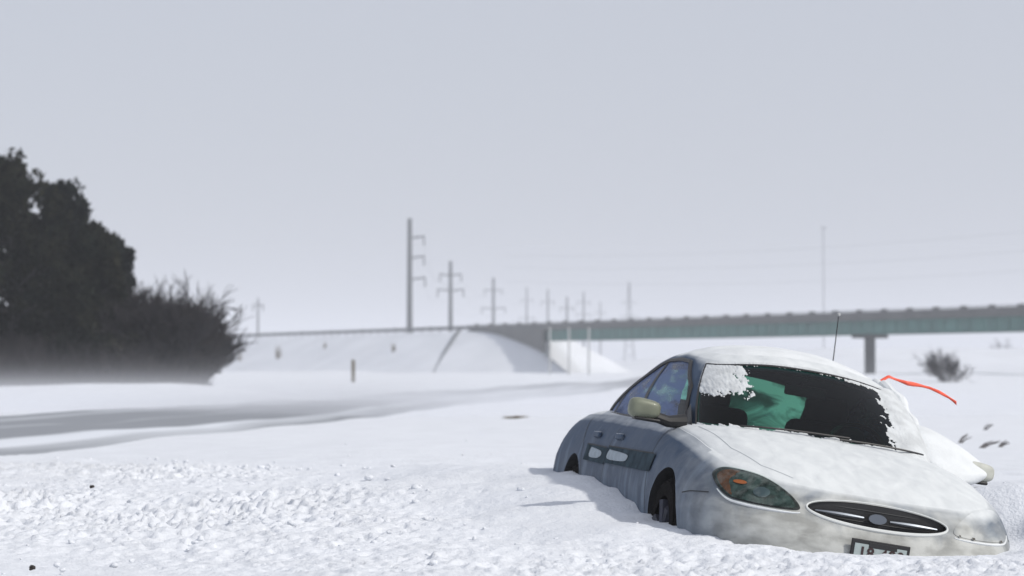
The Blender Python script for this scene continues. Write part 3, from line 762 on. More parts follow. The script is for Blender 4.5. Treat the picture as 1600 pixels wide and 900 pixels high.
def gh_pt(th, t):
    """t 0..1 walls, 1..2 roof"""
    th = np.asarray(th, float); t = np.asarray(t, float); th, t = np.broadcast_arrays(th, t)
    x0, y0 = gh_curve(th, 0 * t)
    zb = zc(x0) + hood_crown(x0) * np.clip(1 - (np.abs(x0) / 2.33) ** P - (np.abs(y0) / .775) ** Q, 0, 1) ** .8 - .025
    tc = np.clip(t, 0, 1); x, y = gh_curve(th, tc)
    xe_, ye_ = gh_curve(th, 1 + 0 * t)
    cant = roof_z(xe_) - .015 - .105 * (np.abs(ye_) / .59) ** 2.5
    z = zb + (cant - zb) * tc
    k = np.clip(2 - t, 0, 1)           # roof shrink 1 -> 0
    xr_ = GZ + (xe_ - GZ) * k; yr_ = ye_ * k
    zr = roof_z(xr_) - .015 * k ** 2 - .105 * (np.abs(yr_) / .59) ** 2.2 - 0
    roof = t > 1
    return np.where(roof, xr_, x), np.where(roof, yr_, y), np.where(roof, zr, z)
# soften the cantrail: average along the profile
def gh(th, t):
    th = np.asarray(th, float); t = np.asarray(t, float); acc = 0; wsum = 0
    for o_, w_ in ((-.09, .12), (-.045, .22), (0, .32), (.045, .22), (.09, .12)):
        tt = np.clip(t + o_ * np.clip(t * 4, 0, 1), 0, 2)
        acc = acc + np.stack(gh_pt(th, tt), -1) * w_; wsum += w_
    return acc / wsum
def canon_g(n):
    th = np.linspace(-np.pi, np.pi, 20001); x, y = gh_curve(th, .4 + 0 * th); L_ = np.concatenate([[0], np.cumsum(np.hypot(np.diff(x), np.diff(y)))]); return L_, th
LG, TG = canon_g(0)
def G2T(g): return np.interp((np.asarray(g) + 1) / 2 * LG[-1], LG, TG)     # g in [-1,1], 0 = front, negative = passenger side
# cabin cut in the body follows the greenhouse foot
thc = G2T(np.linspace(-1, 1, 121)[:-1]); xc_, yc_ = gh_curve(thc, 0 * thc)
cx_, cy_ = GZ + (xc_ - GZ) * .955, yc_ * .94
m = MB(); n = len(cx_)
m.add([(cx_[i], cy_[i], z) for z in (.34, 1.3) for i in range(n)], [tuple(range(n))[::-1], tuple(range(n, 2 * n))] + [(i, (i + 1) % n, n + (i + 1) % n, n + i) for i in range(n)])
cuts.append((m, m_cloth_tub))
# grille recess
def ell_prism(yc, zc_, ay, az, x0, x1, n=56, pw=2.0):
    m = MB(); pts = []
    for i in range(n):
        a = 2 * math.pi * i / n; c, s_ = math.cos(a), math.sin(a)
        pts.append((yc + ay * math.copysign(abs(c) ** (2 / pw), c), zc_ + az * math.copysign(abs(s_) ** (2 / pw), s_)))
    m.add([(x, y, z) for x in (x0, x1) for y, z in pts], [tuple(range(n))[::-1], tuple(range(n, 2 * n))] + [(i, (i + 1) % n, n + (i + 1) % n, n + i) for i in range(n)]); return m
GY0, GZ0, GA, GB = 0.0, .594, .372, .060
cuts.append((ell_prism(GY0, GZ0, GA, GB, 2.34, 2.7), m_black))
boolean_cut(body, cuts)
for p in body.data.materials: pass

def shell_patch(g0, g1, t0f, t1f, ng, nt, off):
    gs = np.linspace(g0, g1, ng); V = np.zeros((ng, nt, 3))
    for i, g in enumerate(gs):
        a = t0f(g) if callable(t0f) else t0f; b_ = t1f(g) if callable(t1f) else t1f
        V[i] = gh(np.full(nt, G2T(g)), np.linspace(a, b_, nt))
    du = np.gradient(V, axis=0); dv = np.gradient(V, axis=1); N_ = np.cross(du, dv); N_ /= np.linalg.norm(N_, axis=-1)[..., None] + 1e-9
    c = np.array([GZ, 0, 1.0]); sgn = np.sign(((V - c) * N_).sum(-1).mean()); return V + N_ * sgn * off, N_ * sgn
def patch_obj(name, V, matl, parent=car, keep=None, thick=0.0):
    ng, nt = V.shape[:2]; i = np.arange(ng * nt).reshape(ng, nt); q = np.stack([i[:-1, :-1], i[1:, :-1], i[1:, 1:], i[:-1, 1:]], -1).reshape(-1, 4)
    if keep is not None: q = q[keep.reshape(-1)]
    return mesh_obj(name, V.reshape(-1, 3), q, matl, parent)
def g_at_x(x, side, t=.3):
    gs = np.linspace(.02, .98, 800) * side; xs = gh_curve(G2T(gs), t + 0 * gs)[0]; return gs[np.argmin(np.abs(xs - x))]
GA_ = abs(g_at_x(.93, -1, 0.0)); GW = GA_ - .012           # A pillar foot
GS0 = GA_ + .018; GS1 = abs(g_at_x(-1.60, -1, .1))
GM = abs(g_at_x(-.32, -1, .3))
GR = abs(g_at_x(-1.78, -1, .1))
def st_top(g):
    g = abs(g); q = (g - GS0) / (GS1 - GS0)
    front = .90 * min(1, .62 + .38 * (min(q / .10, 1))) 
    return .06 + (front - .06) * (1 - max(0, (q - .42) / .58) ** 1.9)
def ws_t(g): return .90
win = {'ws': (-GW, GW, .02, ws_t), 'sl': (-GS1, -GS0, .05, st_top), 'sr': (GS0, GS1, .05, st_top), 'rl': (GR, 1.0, .12, lambda g: .95), 'rr': (-1.0, -GR, .12, lambda g: .95)}
NG, NTT = 480, 96
gs = np.linspace(-1, 1, NG + 1); ts = np.concatenate([np.linspace(0, 1.1, 66), np.linspace(1.1, 1.995, 31)[1:]])
VV = np.stack([gh(np.full(len(ts), G2T(g)), ts) for g in gs[:-1]])
Fk = []; nT = len(ts)
for i in range(NG):
    gm = (gs[i] + gs[i + 1]) / 2
    for j in range(nT - 1):
        tm = (ts[j] + ts[j + 1]) / 2; hole = False
        for (a, b_, t0, tf) in win.values():
            if a + .004 < gm < b_ - .004 or (b_ == 1.0 and gm > a + .004) or (a == -1.0 and gm < b_ - .004):
                if t0 + .015 < tm < tf(gm) - .015: hole = True
        if not hole:
            i2 = (i + 1) % NG; Fk.append((i * nT + j, i2 * nT + j, i2 * nT + j + 1, i * nT + j + 1))
Vl = list(map(tuple, VV.reshape(-1, 3))); Vl.append(tuple(gh(0.0, 2.0))); cidx = len(Vl) - 1
for i in range(NG): Fk.append((i * nT + nT - 1, ((i + 1) % NG) * nT + nT - 1, cidx))
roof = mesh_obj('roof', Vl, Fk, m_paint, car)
md = roof.modifiers.new('thickness', 'SOLIDIFY'); md.thickness = .02; md.offset = -1
def headliner():
    V = (VV.reshape(-1, 3) - [GZ, 0, 0]) * [.975, .965, 1] + [GZ, 0, 0]; V[:, 2] -= .024
    f = [q for q in Fk if len(q) == 4]
    return mesh_obj('headliner', V, f, m_dark, car)
headliner()

def edge_loop_pts(g0, g1, t0, tf, off=.006, n=60):
    out = []
    def P_(g, t):
        e = 1e-3; p = gh(G2T(g), t); pu = gh(G2T(g + e), t) - gh(G2T(g - e), t); pv = gh(G2T(g), t + e) - gh(G2T(g), t - e)
        nn_ = np.cross(pu, pv); nn_ /= np.linalg.norm(nn_) + 1e-9
        if nn_.dot(p - np.array([GZ, 0, .9])) < 0: nn_ = -nn_
        return p + nn_ * off
    for g in np.linspace(g0, g1, n): out.append(P_(g, t0))
    for t in np.linspace(t0, tf(g1), 16)[1:]: out.append(P_(g1, t))
    for g in np.linspace(g1, g0, n)[1:]: out.append(P_(g, tf(g)))
    for t in np.linspace(tf(g0), t0, 16)[1:-1]: out.append(P_(g0, t))
    return out
def seal(g0, g1, t0, tf, r_=.009):
    pts = edge_loop_pts(g0, g1, t0, tf); m = MB(); m.tube(list(pts) + [pts[0]], r_, 6, caps=False); return m
ws_V, ws_N = shell_patch(-GW, GW, .02, .90, 90, 40, .002)
wsg = patch_obj('windshield', ws_V, m_wsglass)
seal(-GW, GW, .02, ws_t, .007).build('windshield_seal', m_black, wsg, smooth=True)
for side in (-1, 1):
    a, b_ = (-GM, -GS0) if side < 0 else (GS0, GM)
    V_, _ = shell_patch(a, b_, .05, st_top, 60, 24, .002); gl = patch_obj('front_side_window', V_, m_sideglass)
    vis = [f_ for f_ in gl.data.polygons if (f_.center.x > .42 + .9 * (1.22 - f_.center.z) * 0 and f_.center.z > .98 + (.62 - f_.center.x) * 1.2)]
    gl.data.materials.append(m_clearside)
    for f_ in vis: f_.material_index = 1
    a, b_ = (-GS1, -GM) if side < 0 else (GM, GS1)
    V_, _ = shell_patch(a, b_, .05, st_top, 60, 24, .002); gl2 = patch_obj('rear_side_window', V_, m_sideglass)
    a, b_ = (-GS1, -GS0) if side < 0 else (GS0, GS1)
    seal(a, b_, .05, st_top, .013).build('window_seal', m_black, gl, smooth=True)
    V_, _ = shell_patch((GM - .010) * side, (GM + .010) * side, .05, lambda g: st_top(g), 5, 20, .006); patch_obj('door_pillar', V_, m_black)
    gq = g_at_x(-1.15, side, .2)
    V_, _ = shell_patch(gq - .006, gq + .006, .05, lambda g: st_top(g), 4, 12, .006); patch_obj('quarter_pillar', V_, m_black)
V1, _ = shell_patch(GR, .9999, .12, .95, 40, 20, .001); V2, _ = shell_patch(-.9999, -GR, .12, .95, 40, 20, .001)
Vr = np.concatenate([V1, V2]); patch_obj('rear_window', Vr, m_rear)

# --- helpers projecting shapes on the body
def hit(o, d):
    r_ = bvh_body.ray_cast(Vector(o), Vector(d)); return r_[0], r_[1]
def front_pt(y, z, off=.004):
    p, n_ = hit((4, y, z), (-1, 0, 0))
    if p is None: return None
    if n_.x < 0: n_ = -n_
    return p + n_ * off
def side_pt(x, z, side, off=.004):
    p, n_ = hit((x, side * 3, z), (0, -side, 0))
    if p is None: return None
    if n_.y * side < 0: n_ = -n_
    return p + n_ * off
def top_pt(x, y, off=.004):
    p, n_ = hit((x, y, 3), (0, 0, -1))
    if p is None: return None
    return p + n_ * off
def strip(fn, pts, width, matl, name, parent=car, off=.003, sub=6):
    """thin ribbon following the body along 2D points of the projection"""
    out = []
    for (a, b_) in zip(pts[:-1], pts[1:]):
        for i in range(sub): q = i / sub; out.append((a[0] + (b_[0] - a[0]) * q, a[1] + (b_[1] - a[1]) * q))
    out.append(pts[-1]); V = []; Fq = []
    for i, p in enumerate(out):
        a = out[max(i - 1, 0)]; b_ = out[min(i + 1, len(out) - 1)]; dx, dy = b_[0] - a[0], b_[1] - a[1]; L_ = math.hypot(dx, dy) + 1e-9; nx_, ny_ = -dy / L_, dx / L_
        A = fn(p[0] + nx_ * width / 2, p[1] + ny_ * width / 2, off); B = fn(p[0] - nx_ * width / 2, p[1] - ny_ * width / 2, off)
        if A is None or B is None: continue
        V += [A, B]
    for i in range(len(V) // 2 - 1): Fq.append((2 * i, 2 * i + 1, 2 * i + 3, 2 * i + 2))
    return mesh_obj(name, V, Fq, matl, parent)
def poly_patch(fn, poly, nr, off, bulge=0.0):
    """fill a 2D outline with rings shrinking to its centroid, all on the body"""
    c = (sum(p[0] for p in poly) / len(poly), sum(p[1] for p in poly) / len(poly)); V = []; n = len(poly)
    for r_ in range(nr):
        k = 1 - r_ / nr
        for p in poly: V.append(fn(c[0] + (p[0] - c[0]) * k, c[1] + (p[1] - c[1]) * k, off + bulge * (1 - k * k)))
    V.append(fn(c[0], c[1], off + bulge)); Fq = []
    for r_ in range(nr - 1):
        for i in range(n): j = (i + 1) % n; Fq.append((r_ * n + i, r_ * n + j, (r_ + 1) * n + j, (r_ + 1) * n + i))
    for i in range(n): Fq.append(((nr - 1) * n + i, (nr - 1) * n + (i + 1) % n, len(V) - 1))
    return V, Fq
def smooth_poly(pts, n=64):
    p = np.array(pts, float); m_ = len(p); out = []
    for i in range(m_):
        p0, p1, p2, p3 = p[(i - 1) % m_], p[i], p[(i + 1) % m_], p[(i + 2) % m_]
        for t in np.linspace(0, 1, max(2, n // m_), endpoint=False):
            out.append(.5 * ((2 * p1) + (-p0 + p2) * t + (2 * p0 - 5 * p1 + 4 * p2 - p3) * t * t + (-p0 + 3 * p1 - 3 * p2 + p3) * t ** 3))
    return [tuple(q) for q in out]

# headlights: outline found in the view direction of the front quarter (u across, z up)
HL_DIR = {}
def corner_fn(side):
    d = Vector((-math.cos(R(22)), -side * math.sin(R(22)), .0)); 
    ux = Vector((math.sin(R(22)) * -1, side * math.cos(R(22)), 0)) * 1.0
    def fn(u, z, off=.004):
        # u grows outboard
        o_ = Vector((0, 0, 0)) + ux * u - d * 5 + Vector((0, 0, z))
        p, n_ = hit(o_, d)
        if p is None: return None
        if n_.dot(d) > 0: n_ = -n_
        return p + n_ * off
    return fn
HL = [(.03, .565), (.02, .575)]
headlight_outline = None
def px_dir(px, py):
    th = PITCH; v = Vector(((px - 800) / F, 1, -(py - 450) / F)); return Vector((v.x, v.y * math.cos(th) - v.z * math.sin(th), v.y * math.sin(th) + v.z * math.cos(th)))
CI = CARM.inverted()
def photo_to_body(px, py):
    o_ = CI @ Vector((0, 0, CAMZ)); d = (CI.to_3x3() @ px_dir(px, py)).normalized(); p, n_ = hit(o_, d); return p
hl_px = [(1113, 742), (1118, 734), (1132, 730), (1158, 734), (1188, 743), (1214, 757), (1236, 774), (1249, 790), (1247, 797), (1228, 796), (1196, 791), (1163, 784), (1138, 776), (1121, 760)]
fP = corner_fn(-1)
d22 = Vector((-math.cos(R(22)), math.sin(R(22)), 0)); u22 = Vector((-math.sin(R(22)), -math.cos(R(22)), 0))
hl_uv = []
for q in hl_px:
    p = photo_to_body(*q)
    if p is None: print('MISS headlight', q); continue
    hl_uv.append((p.dot(u22), p.z))
print('HL', [(round(a, 3), round(b, 3)) for a, b in hl_uv])
HLP = smooth_poly(hl_uv, 84)
for side in (-1, 1):
    fn = corner_fn(side)
    if side > 0:      # buried in frost: only its outline and a few dark marks show
        m_fr = mat('grey_frost', (.58, .60, .59), .8, noise=.45, nscale=16, bump=.6, bscale=50)
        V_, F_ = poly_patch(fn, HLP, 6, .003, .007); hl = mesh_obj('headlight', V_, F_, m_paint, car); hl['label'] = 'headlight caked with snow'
        lo = [p for p in HLP[len(HLP) // 2:]]
        for k in (0, 1, 3):
            a = HLP[50 + k * 6]; b_ = HLP[51 + k * 6]
            strip(fn, [a, b_], .008 + .004 * (k % 2), mat('grime_mark', (.09, .085, .075), .9), 'grime_mark', hl, .011, 2)
        continue
    V_, F_ = poly_patch(fn, HLP, 6, .002)
    hl = mesh_obj('headlight', V_, F_, m_black, car)
    if side > 0: hl['label'] = 'headlight caked with snow'
    c = (sum(p[0] for p in HLP) / len(HLP), sum(p[1] for p in HLP) / len(HLP))
    def sc_(k, dx=0, dz=0, sub=None): return [(c[0] + (p[0] - c[0]) * k + dx, c[1] + (p[1] - c[1]) * k + dz) for p in (sub or HLP)]
    V_, F_ = poly_patch(fn, sc_(.90), 5, .0045); mesh_obj('reflector', V_, F_, mat('headlight_bowl', (.13, .16, .155), .3, metal=.6, noise=.75, nscale=22), hl)
    umax = max(p[0] for p in HLP); umin = min(p[0] for p in HLP)
    am = [p for p in sc_(.86) if p[0] > umin + (umax - umin) * .70]
    V_, F_ = poly_patch(fn, am, 4, .0065); mesh_obj('turn_signal', V_, F_, mat('amber_lamp', (.20, .055, .02), .4, noise=.6, nscale=18), hl)
    bl = [(c[0] + .075 + .038 * math.cos(a), c[1] + .022 + .010 * math.sin(a)) for a in np.linspace(0, 2 * math.pi, 16, endpoint=False)]
    V_, F_ = poly_patch(fn, bl, 2, .009); mesh_obj('bulb', V_, F_, m_amber, hl)
    bl = [(c[0] - .05 + .045 * math.cos(a), c[1] - .012 + .026 * math.sin(a)) for a in np.linspace(0, 2 * math.pi, 18, endpoint=False)]
    V_, F_ = poly_patch(fn, bl, 3, .008, .006); mesh_obj('bulb', V_, F_, m_chrome, hl)
    V_, F_ = poly_patch(fn, sc_(.97), 6, .010, .010); mesh_obj('lens', V_, F_, m_lens, hl)

# painted highlight on the bumper ledge under the lamps, a thin white tube
for side in (-1, 1):
    fn = corner_fn(side); lo = [q for q in HLP[48:78]]
    cc = (sum(p[0] for p in HLP) / len(HLP), sum(p[1] for p in HLP) / len(HLP))
    pts = [fn(cc[0] + (a - cc[0]) * 1.05, cc[1] + (b_ - cc[1]) * 1.17, .001) for a, b_ in lo]
    m = MB(); m.tube(pts, [.003 + .005 * math.sin(math.pi * i / (len(pts) - 1)) for i in range(len(pts))], 6); m.build('ledge_highlight', m_carsnow, car, smooth=True)
# grille
gp = []
m = ell_prism(GY0, GZ0, GA - .002, GB - .002, 2.345, 2.352); grille = m.build('grille', m_black, car)
m = MB(); ring = []
for i in range(97):
    a = 2 * math.pi * i / 96; y = GY0 + (GA + .006) * math.cos(a); z = GZ0 + (GB + .006) * math.sin(a); p = front_pt(y, z, .001)
    if p: ring.append(p)
m.tube(ring, [.0035 + .0080 * max(0, .35 - math.sin(2 * math.pi * i / 96)) / 1.35 for i in range(len(ring))], 8, caps=False); m.build('grille_surround', mat('frosted_trim', (.62, .64, .63), .5), grille, smooth=True)
def gx_(y): return front_pt(y, GZ0, 0).x
for sgn in (-1, 1):
    m = MB(); pts = []; rr = []
    for i in range(16):
        q = i / 15; y = sgn * (.07 + q * (GA - .115)); pts.append((gx_(y) - .020, y, GZ0 - .012)); rr.append(.004 + .009 * math.sin(math.pi * min(1, .12 + q * .8)))
    m.tube(pts, rr, 8); m.build('grille_bar', m_chrome, grille, smooth=True)
for zz in (.026, -.034):
    m = MB(); k = math.sqrt(max(0, 1 - (zz / GB) ** 2)) * .93
    m.tube([(gx_(y) - .05, y, GZ0 + zz) for y in np.linspace(-GA * k, GA * k, 20)], .0035, 5); m.build('grille_slat', mat('grille_plastic', (.02, .022, .025), .6), grille, smooth=True)
m = ell_prism(0, GZ0 - .008, .048, .025, 2.40, gx_(0) - .016, 36); em = m.build('emblem_ring', m_chrome, grille, smooth=True)
m = ell_prism(0, GZ0 - .008, .043, .021, gx_(0) - .03, gx_(0) - .012, 36); m.build('emblem', m_emblem, em, smooth=True)

# licence plate
pz = .388; pp = front_pt(0, pz, .012)
pl = MB(); pl.rbox((pp.x + .006, 0, pz), (.014, .310, .175), .004); plate = pl.build('licence_plate', m_black, car)
m = MB(); m.box((pp.x + .0145, 0, pz - .004), (.004, .275, .140)); m.build('plate_face', m_plate, plate)
m = MB(); m.rbox((pp.x + .0155, 0.01, pz + .064), (.006, .15, .026), .002); m.build('plate_frame_text_band', m_black, plate)
def text_mesh(txt, size, M, matl, parent, name, ext=.002):
    cu = bpy.data.curves.new(name, 'FONT'); cu.body = txt; cu.size = size; cu.extrude = ext; cu.align_x = 'CENTER'; cu.align_y = 'CENTER'; cu.offset = .002
    o = bpy.data.objects.new(name, cu); COL.objects.link(o); bpy.context.view_layer.update()
    me = bpy.data.meshes.new_from_object(o.evaluated_get(bpy.context.evaluated_depsgraph_get())); bpy.data.objects.remove(o, do_unlink=True)
    me.transform(M); me.materials.clear(); me.materials.append(matl); q = bpy.data.objects.new(name, me); COL.objects.link(q); q.parent = parent; return q
# text plane: local x -> car +Y (reading left to right seen from the front), local y -> up
TM = Matrix(((0, 0, 1, pp.x + .0175), (1, 0, 0, 0), (0, 1, 0, pz + .020), (0, 0, 0, 1)))
for ch_, yo_ in (('1', -.095), ('8', -.052), ('4', .018), ('8', .062), ('0', .106)):
    text_mesh(ch_, .078, Matrix.Translation((0, yo_, 0)) @ TM, m_platetxt, plate, 'plate_character')

# bumper seam, hood seams, door seams, rub strips, handles
m_seam = mat('panel_gap', (.03, .033, .036), .8)
m_hseam = mat('frosted_gap', (.30, .33, .36), .8)
m_clad = mat('greenish_rub_strip', (.062, .088, .108), .95, spec=.02, noise=.4, nscale=10)
def hood_xy(pts): return pts
for side in (-1, 1):
    strip(top_pt, [(2.20, side * .42), (2.05, side * .56), (1.75, side * .66), (1.3, side * .69), (1.08, side * .70)], .004, m_hseam, 'hood_seam', off=.0012) if side < 0 else None
    strip(lambda x, z, off: side_pt(x, z, side, off), [(2.08, .585), (1.9, .575), (1.80, .56)], .006, m_seam, 'bumper_seam', off=.002)
    strip(lambda x, z, off: side_pt(x, z, side, off), [(1.02, .30), (.98, .55), (.90, .80), (.86, .90)], .007, m_seam, 'door_seam', off=.002)
    strip(lambda x, z, off: side_pt(x, z, side, off), [(-.30, .30), (-.31, .6), (-.32, .91)], .008, m_seam, 'door_seam', off=.002)
    strip(lambda x, z, off: side_pt(x, z, side, off), [(-.98, .30), (-1.02, .55), (-1.12, .72), (-1.30, .85), (-1.45, .93)], .007, m_seam, 'door_seam', off=.002)
    for (x0, x1) in ((1.0, -.285), (-.33, -.97)):
        strip(lambda x, z, off: side_pt(x, z, side, off), [(x0 + .03, .690), (x1, .70)], .10, m_clad, 'rub_strip', off=.010, sub=18)
        strip(lambda x, z, off: side_pt(x, z, side, off), [(x0, .742), (x1, .752)], .007, m_seam, 'rub_strip_edge', off=.012, sub=18)
    for hx_ in (-.12, -.80):
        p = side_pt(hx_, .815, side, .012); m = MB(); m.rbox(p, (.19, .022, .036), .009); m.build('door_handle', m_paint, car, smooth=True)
    for (x0, x1) in ((.36, -.22), (-.42, -.80)):
        V_, F_ = poly_patch(lambda x, z, off: side_pt(x, z, side, off), smooth_poly([(x0, .690), (x0 - .05, .715), (x1 + .08, .73), (x1, .728), (x1 + .02, .675), (x0 - .1, .672)], 48), 4, .012, .010)
        mesh_obj('snow_patch', V_, F_, mat('thin_frost', (.36, .42, .47), .7, noise=.2, nscale=20), car)

# wheels
def wheel(wx, side):
    t = MB(); n = 56; R0, W = .315, .205; yo = side * .80
    prof = [(R0 - .10, -W / 2), (R0 - .02, -W / 2), (R0, -W / 2 + .03), (R0, W / 2 - .03), (R0 - .02, W / 2), (R0 - .10, W / 2)]
    rgs = []
    for r_, yy in prof: rgs.append([(wx + r_ * math.cos(2 * math.pi * i / n), yo + yy, WZ + r_ * math.sin(2 * math.pi * i / n)) for i in range(n)])
    V_ = sum(rgs, []); F_ = [(k * n + i, k * n + (i + 1) % n, (k + 1) * n + (i + 1) % n, (k + 1) * n + i) for k in range(len(prof) - 1) for i in range(n)]
    wh = mesh_obj('wheel', V_, F_, m_rubber, car, angle=30)
    m = MB(); m.tube([(wx, yo - W / 2 + .03, WZ), (wx, yo + side * (W / 2 - .03), WZ)], [.214, .214], 40)
    for k in range(7):
        a = 2 * math.pi * k / 7; c_, s_ = math.cos(a), math.sin(a)
        m.tube([(wx + c_ * .04, yo + side * (W / 2 - .02), WZ + s_ * .04), (wx + c_ * .195, yo + side * (W / 2 - .012), WZ + s_ * .195)], [.022, .028], 6)
    m.tube([(wx, yo + side * (W / 2 - .05), WZ), (wx, yo + side * (W / 2 - .005), WZ)], [.055, .045], 16)
    m.build('hubcap', mat('hubcap_silver', (.045, .05, .075), .6, metal=.2, noise=.6, nscale=9), wh, smooth=True)
for wx in WX:
    for side in (-1, 1): wheel(wx, side)

# door mirrors
def side_mirror(side):
    bm = bmesh.new(); bmesh.ops.create_uvsphere(bm, u_segments=28, v_segments=18, radius=1)
    for v in bm.verts:
        x, y, z = v.co; f = lambda q: math.copysign(abs(q) ** .62, q)
        x, y, z = f(x), f(y), f(z); xx = x * (.065 if x > 0 else .035)
        zz = z * (.056 - .012 * side * 0) * (1 - .12 * y * side); yy = y * .092 * side
        v.co = (xx, yy * side * side, zz)
    me = bpy.data.meshes.new('side_mirror'); bm.to_mesh(me); bm.free(); me.transform(Matrix.Translation((.93, side * .99, .985 - (.045 if side > 0 else 0))))
    me.polygons.foreach_set('use_smooth', [True] * len(me.polygons)); me.materials.append(m_mirror if side < 0 else mat('frosted_mirror_paint', (.50, .51, .46), .7, noise=.3, nscale=12))
    o = bpy.data.objects.new('side_mirror', me); COL.objects.link(o); o.parent = car
    m = MB(); m.tube([(.90, side * .74, .95), (.91, side * .84, .935), (.92, side * .92, .95)], [.045, .034, .03], 10); m.build('mirror_arm', m_black, o, smooth=True)
    m = MB(); m.rbox((.905, side * .985, .985 - (.045 if side > 0 else 0)), (.006, .17, .09), .002); m.build('mirror_glass', m_chrome, o)
    m = MB(); m.rbox((.93, side * .97, .927 - (.045 if side > 0 else 0)), (.10, .15, .020), .009); m.build('mirror_base', m_black, o, smooth=True)
    return o
side_mirror(-1); mr = side_mirror(1); mr['label'] = 'door mirror half covered in snow'
# mirror sail
for side in (-1, 1):
    m = MB(); m.add([(.98, side * .715, .935), (.72, side * .725, .94), (.80, side * .70, 1.06)], [(0, 1, 2)]); m.build('mirror_sail', m_black, car)

# interior
it = MB(); it.rbox((1.0, 0, .86), (.42, 1.36, .16), .05); it.build('dashboard', m_dark, car, smooth=True)
def seat(y, x=-.05, hr=True):
    s_ = empty('seat', (0, 0, 0)); s_.parent = car
    M = Matrix.Rotation(R(-14), 4, 'Y')
    m = MB(); m.rbox((x + .28, y, .52), (.52, .50, .16), .05); m.build('cushion', m_seat, s_, smooth=True)
    m = MB(); m.rbox((x - .06, y, .80), (.14, .50, .62), .06, M); m.build('backrest', m_seat, s_, smooth=True)
    m = MB(); m.rbox((x - .16, y, 1.17), (.10, .27, .18), .045, M); m.build('headrest', m_seat, s_, smooth=True)
seat(-.37); seat(.37)
m = MB(); m.rbox((-.95, 0, .52), (.5, 1.25, .16), .05); rs = m.build('rear_seat', m_seat, car, smooth=True)
m = MB(); m.rbox((-1.22, 0, .78), (.14, 1.25, .50), .05, Matrix.Rotation(R(-16), 4, 'Y')); m.build('rear_backrest', m_seat, rs, smooth=True)
m = MB(); m.rbox((-1.62, 0, .88), (.6, 1.2, .04), .01); m.build('parcel_shelf', m_dark, car)
m = MB(); c0 = Vector((.56, .37, .93)); A = Vector((0, 1, 0)); B = Vector((-.35, 0, .94))
m.tube([c0 + (A * math.cos(a) + B * math.sin(a)) * .185 for a in np.linspace(0, 2 * math.pi, 40)], .014, 8, caps=False)
for a in (R(200), R(340), R(270)): m.tube([c0, c0 + (A * math.cos(a) + B * math.sin(a)) * .185], .018, 6)
m.build('steering_wheel', m_black, car, smooth=True)
m = MB(); m.rbox((.50, 0.03, 1.245), (.03, .25, .065), .014); rv = m.build('rear_view_mirror', m_black, car, smooth=True)
m = MB(); m.tube([(.50, 0.0, 1.27), (.60, 0, 1.31)], .012, 6); m.build('mirror_stem', m_black, rv)

# snow lying on the windshield with ragged melted edges
def snow_on_ws():
    ng, nt = 340, 150
    V_, N_ = shell_patch(-GW - .004, GW + .014, -.0, .94, ng, nt, .0)
    g_ = np.linspace(-1, 1, ng)[:, None]; t_ = np.linspace(0, 1, nt)[None, :]
    yy = V_[..., 1]; tt = np.broadcast_to(t_, yy.shape)
    nz = fbm(V_[..., 1] * 16, V_[..., 2] * 22, 4, 31, .6); nf = fbm(V_[..., 1] * 75, V_[..., 2] * 40, 3, 37)
    # driver side cover: edge near y=.36 ; top corner on the passenger side; thin strips along bottom and top
    A_ = (yy - (.40 + .05 * (tt - .5))) * 9 + nz * .45 + nf * .25
    B_ = np.minimum((-.40 - yy) * 7, (tt - .52) * 5) + nz * .30 + nf * .42
    C_ = (.085 - tt) * 24 + nz * .9 + nf * .6 + np.clip(yy - .0, 0, 1) * .8
    D_ = (tt - .955) * 30 + nz * .6 + nf * .6 + np.clip(yy - .05, 0, 1) * 3.2 
    E_ = (-.635 - yy) * 0 - 1
    Fm = np.maximum.reduce([A_, B_, C_, D_])
    th_ = np.clip(Fm, 0, 1) ** .5 * .006 + .003 + .0006 * np.clip(nf, -1, 1)
    th_ = th_ + .014 * sstep(.42, .52, yy)
    V_ = V_ + N_ * th_[..., None]
    k = (Fm[:-1, :-1] + Fm[1:, :-1] + Fm[1:, 1:] + Fm[:-1, 1:]) / 4 > 0
    o = patch_obj('windshield_snow', V_, m_wsfrost, car, keep=k)
snow_on_ws()
# wipers
for (p0, p1) in (((1.20, -.50), (1.09, .12)), ((1.22, .06), (1.02, .58))):
    m = MB(); pts = []
    for i in range(12):
        q = i / 11; y = p0[1] + (p1[1] - p0[1]) * q
        # follow the glass a little above its foot
        gs_ = np.linspace(-GW, GW, 300); pp_ = gh(G2T(gs_), np.full(300, .050 + .035 * q)); j = int(np.argmin(np.abs(pp_[:, 1] - y))); pts.append(Vector(pp_[j]) + Vector((.022, 0, .018)))
    m.tube(pts, .006, 6); wp = m.build('wiper', m_black, car, smooth=True)
# snow ridge along the driver side roof rail and A pillar, and on the mirror
def snow_ridge():
    V = []; m = MB()
    gA = GW + .012
    pts = [gh(G2T(gA), t) for t in np.linspace(.02, .98, 20)] + [gh(G2T(gA + .02 * i), 1.03 + .0 * i) for i in range(1, 20)]
    rr = [.030 + .010 * math.sin(i * 1.3) + .008 * math.sin(i * .47) for i in range(len(pts))]
    m.tube([Vector(p) + Vector((-.01, .02, .004)) for p in pts], rr, 10); m.build('roof_rail_snow', m_carsnow, car, smooth=True)
snow_ridge()
V_, N_ = shell_patch(-.999, .999, 1.12, 1.99, 240, 40, 0)
o_ = .010 + .006 * (fbm(V_[..., 0] * 2, V_[..., 1] * 2, 3, 11) + .2) + .012 * np.clip(V_[..., 1], 0, 1)
edge_ = np.minimum(np.linspace(0, 1, 40) * 8, 1)[None, :]
V_ = V_ + np.array([0, 0, 1.0]) * (np.clip(o_, .001, 1) * edge_ - .002)[..., None]
patch_obj('roof_snow', V_, m_carsnow)
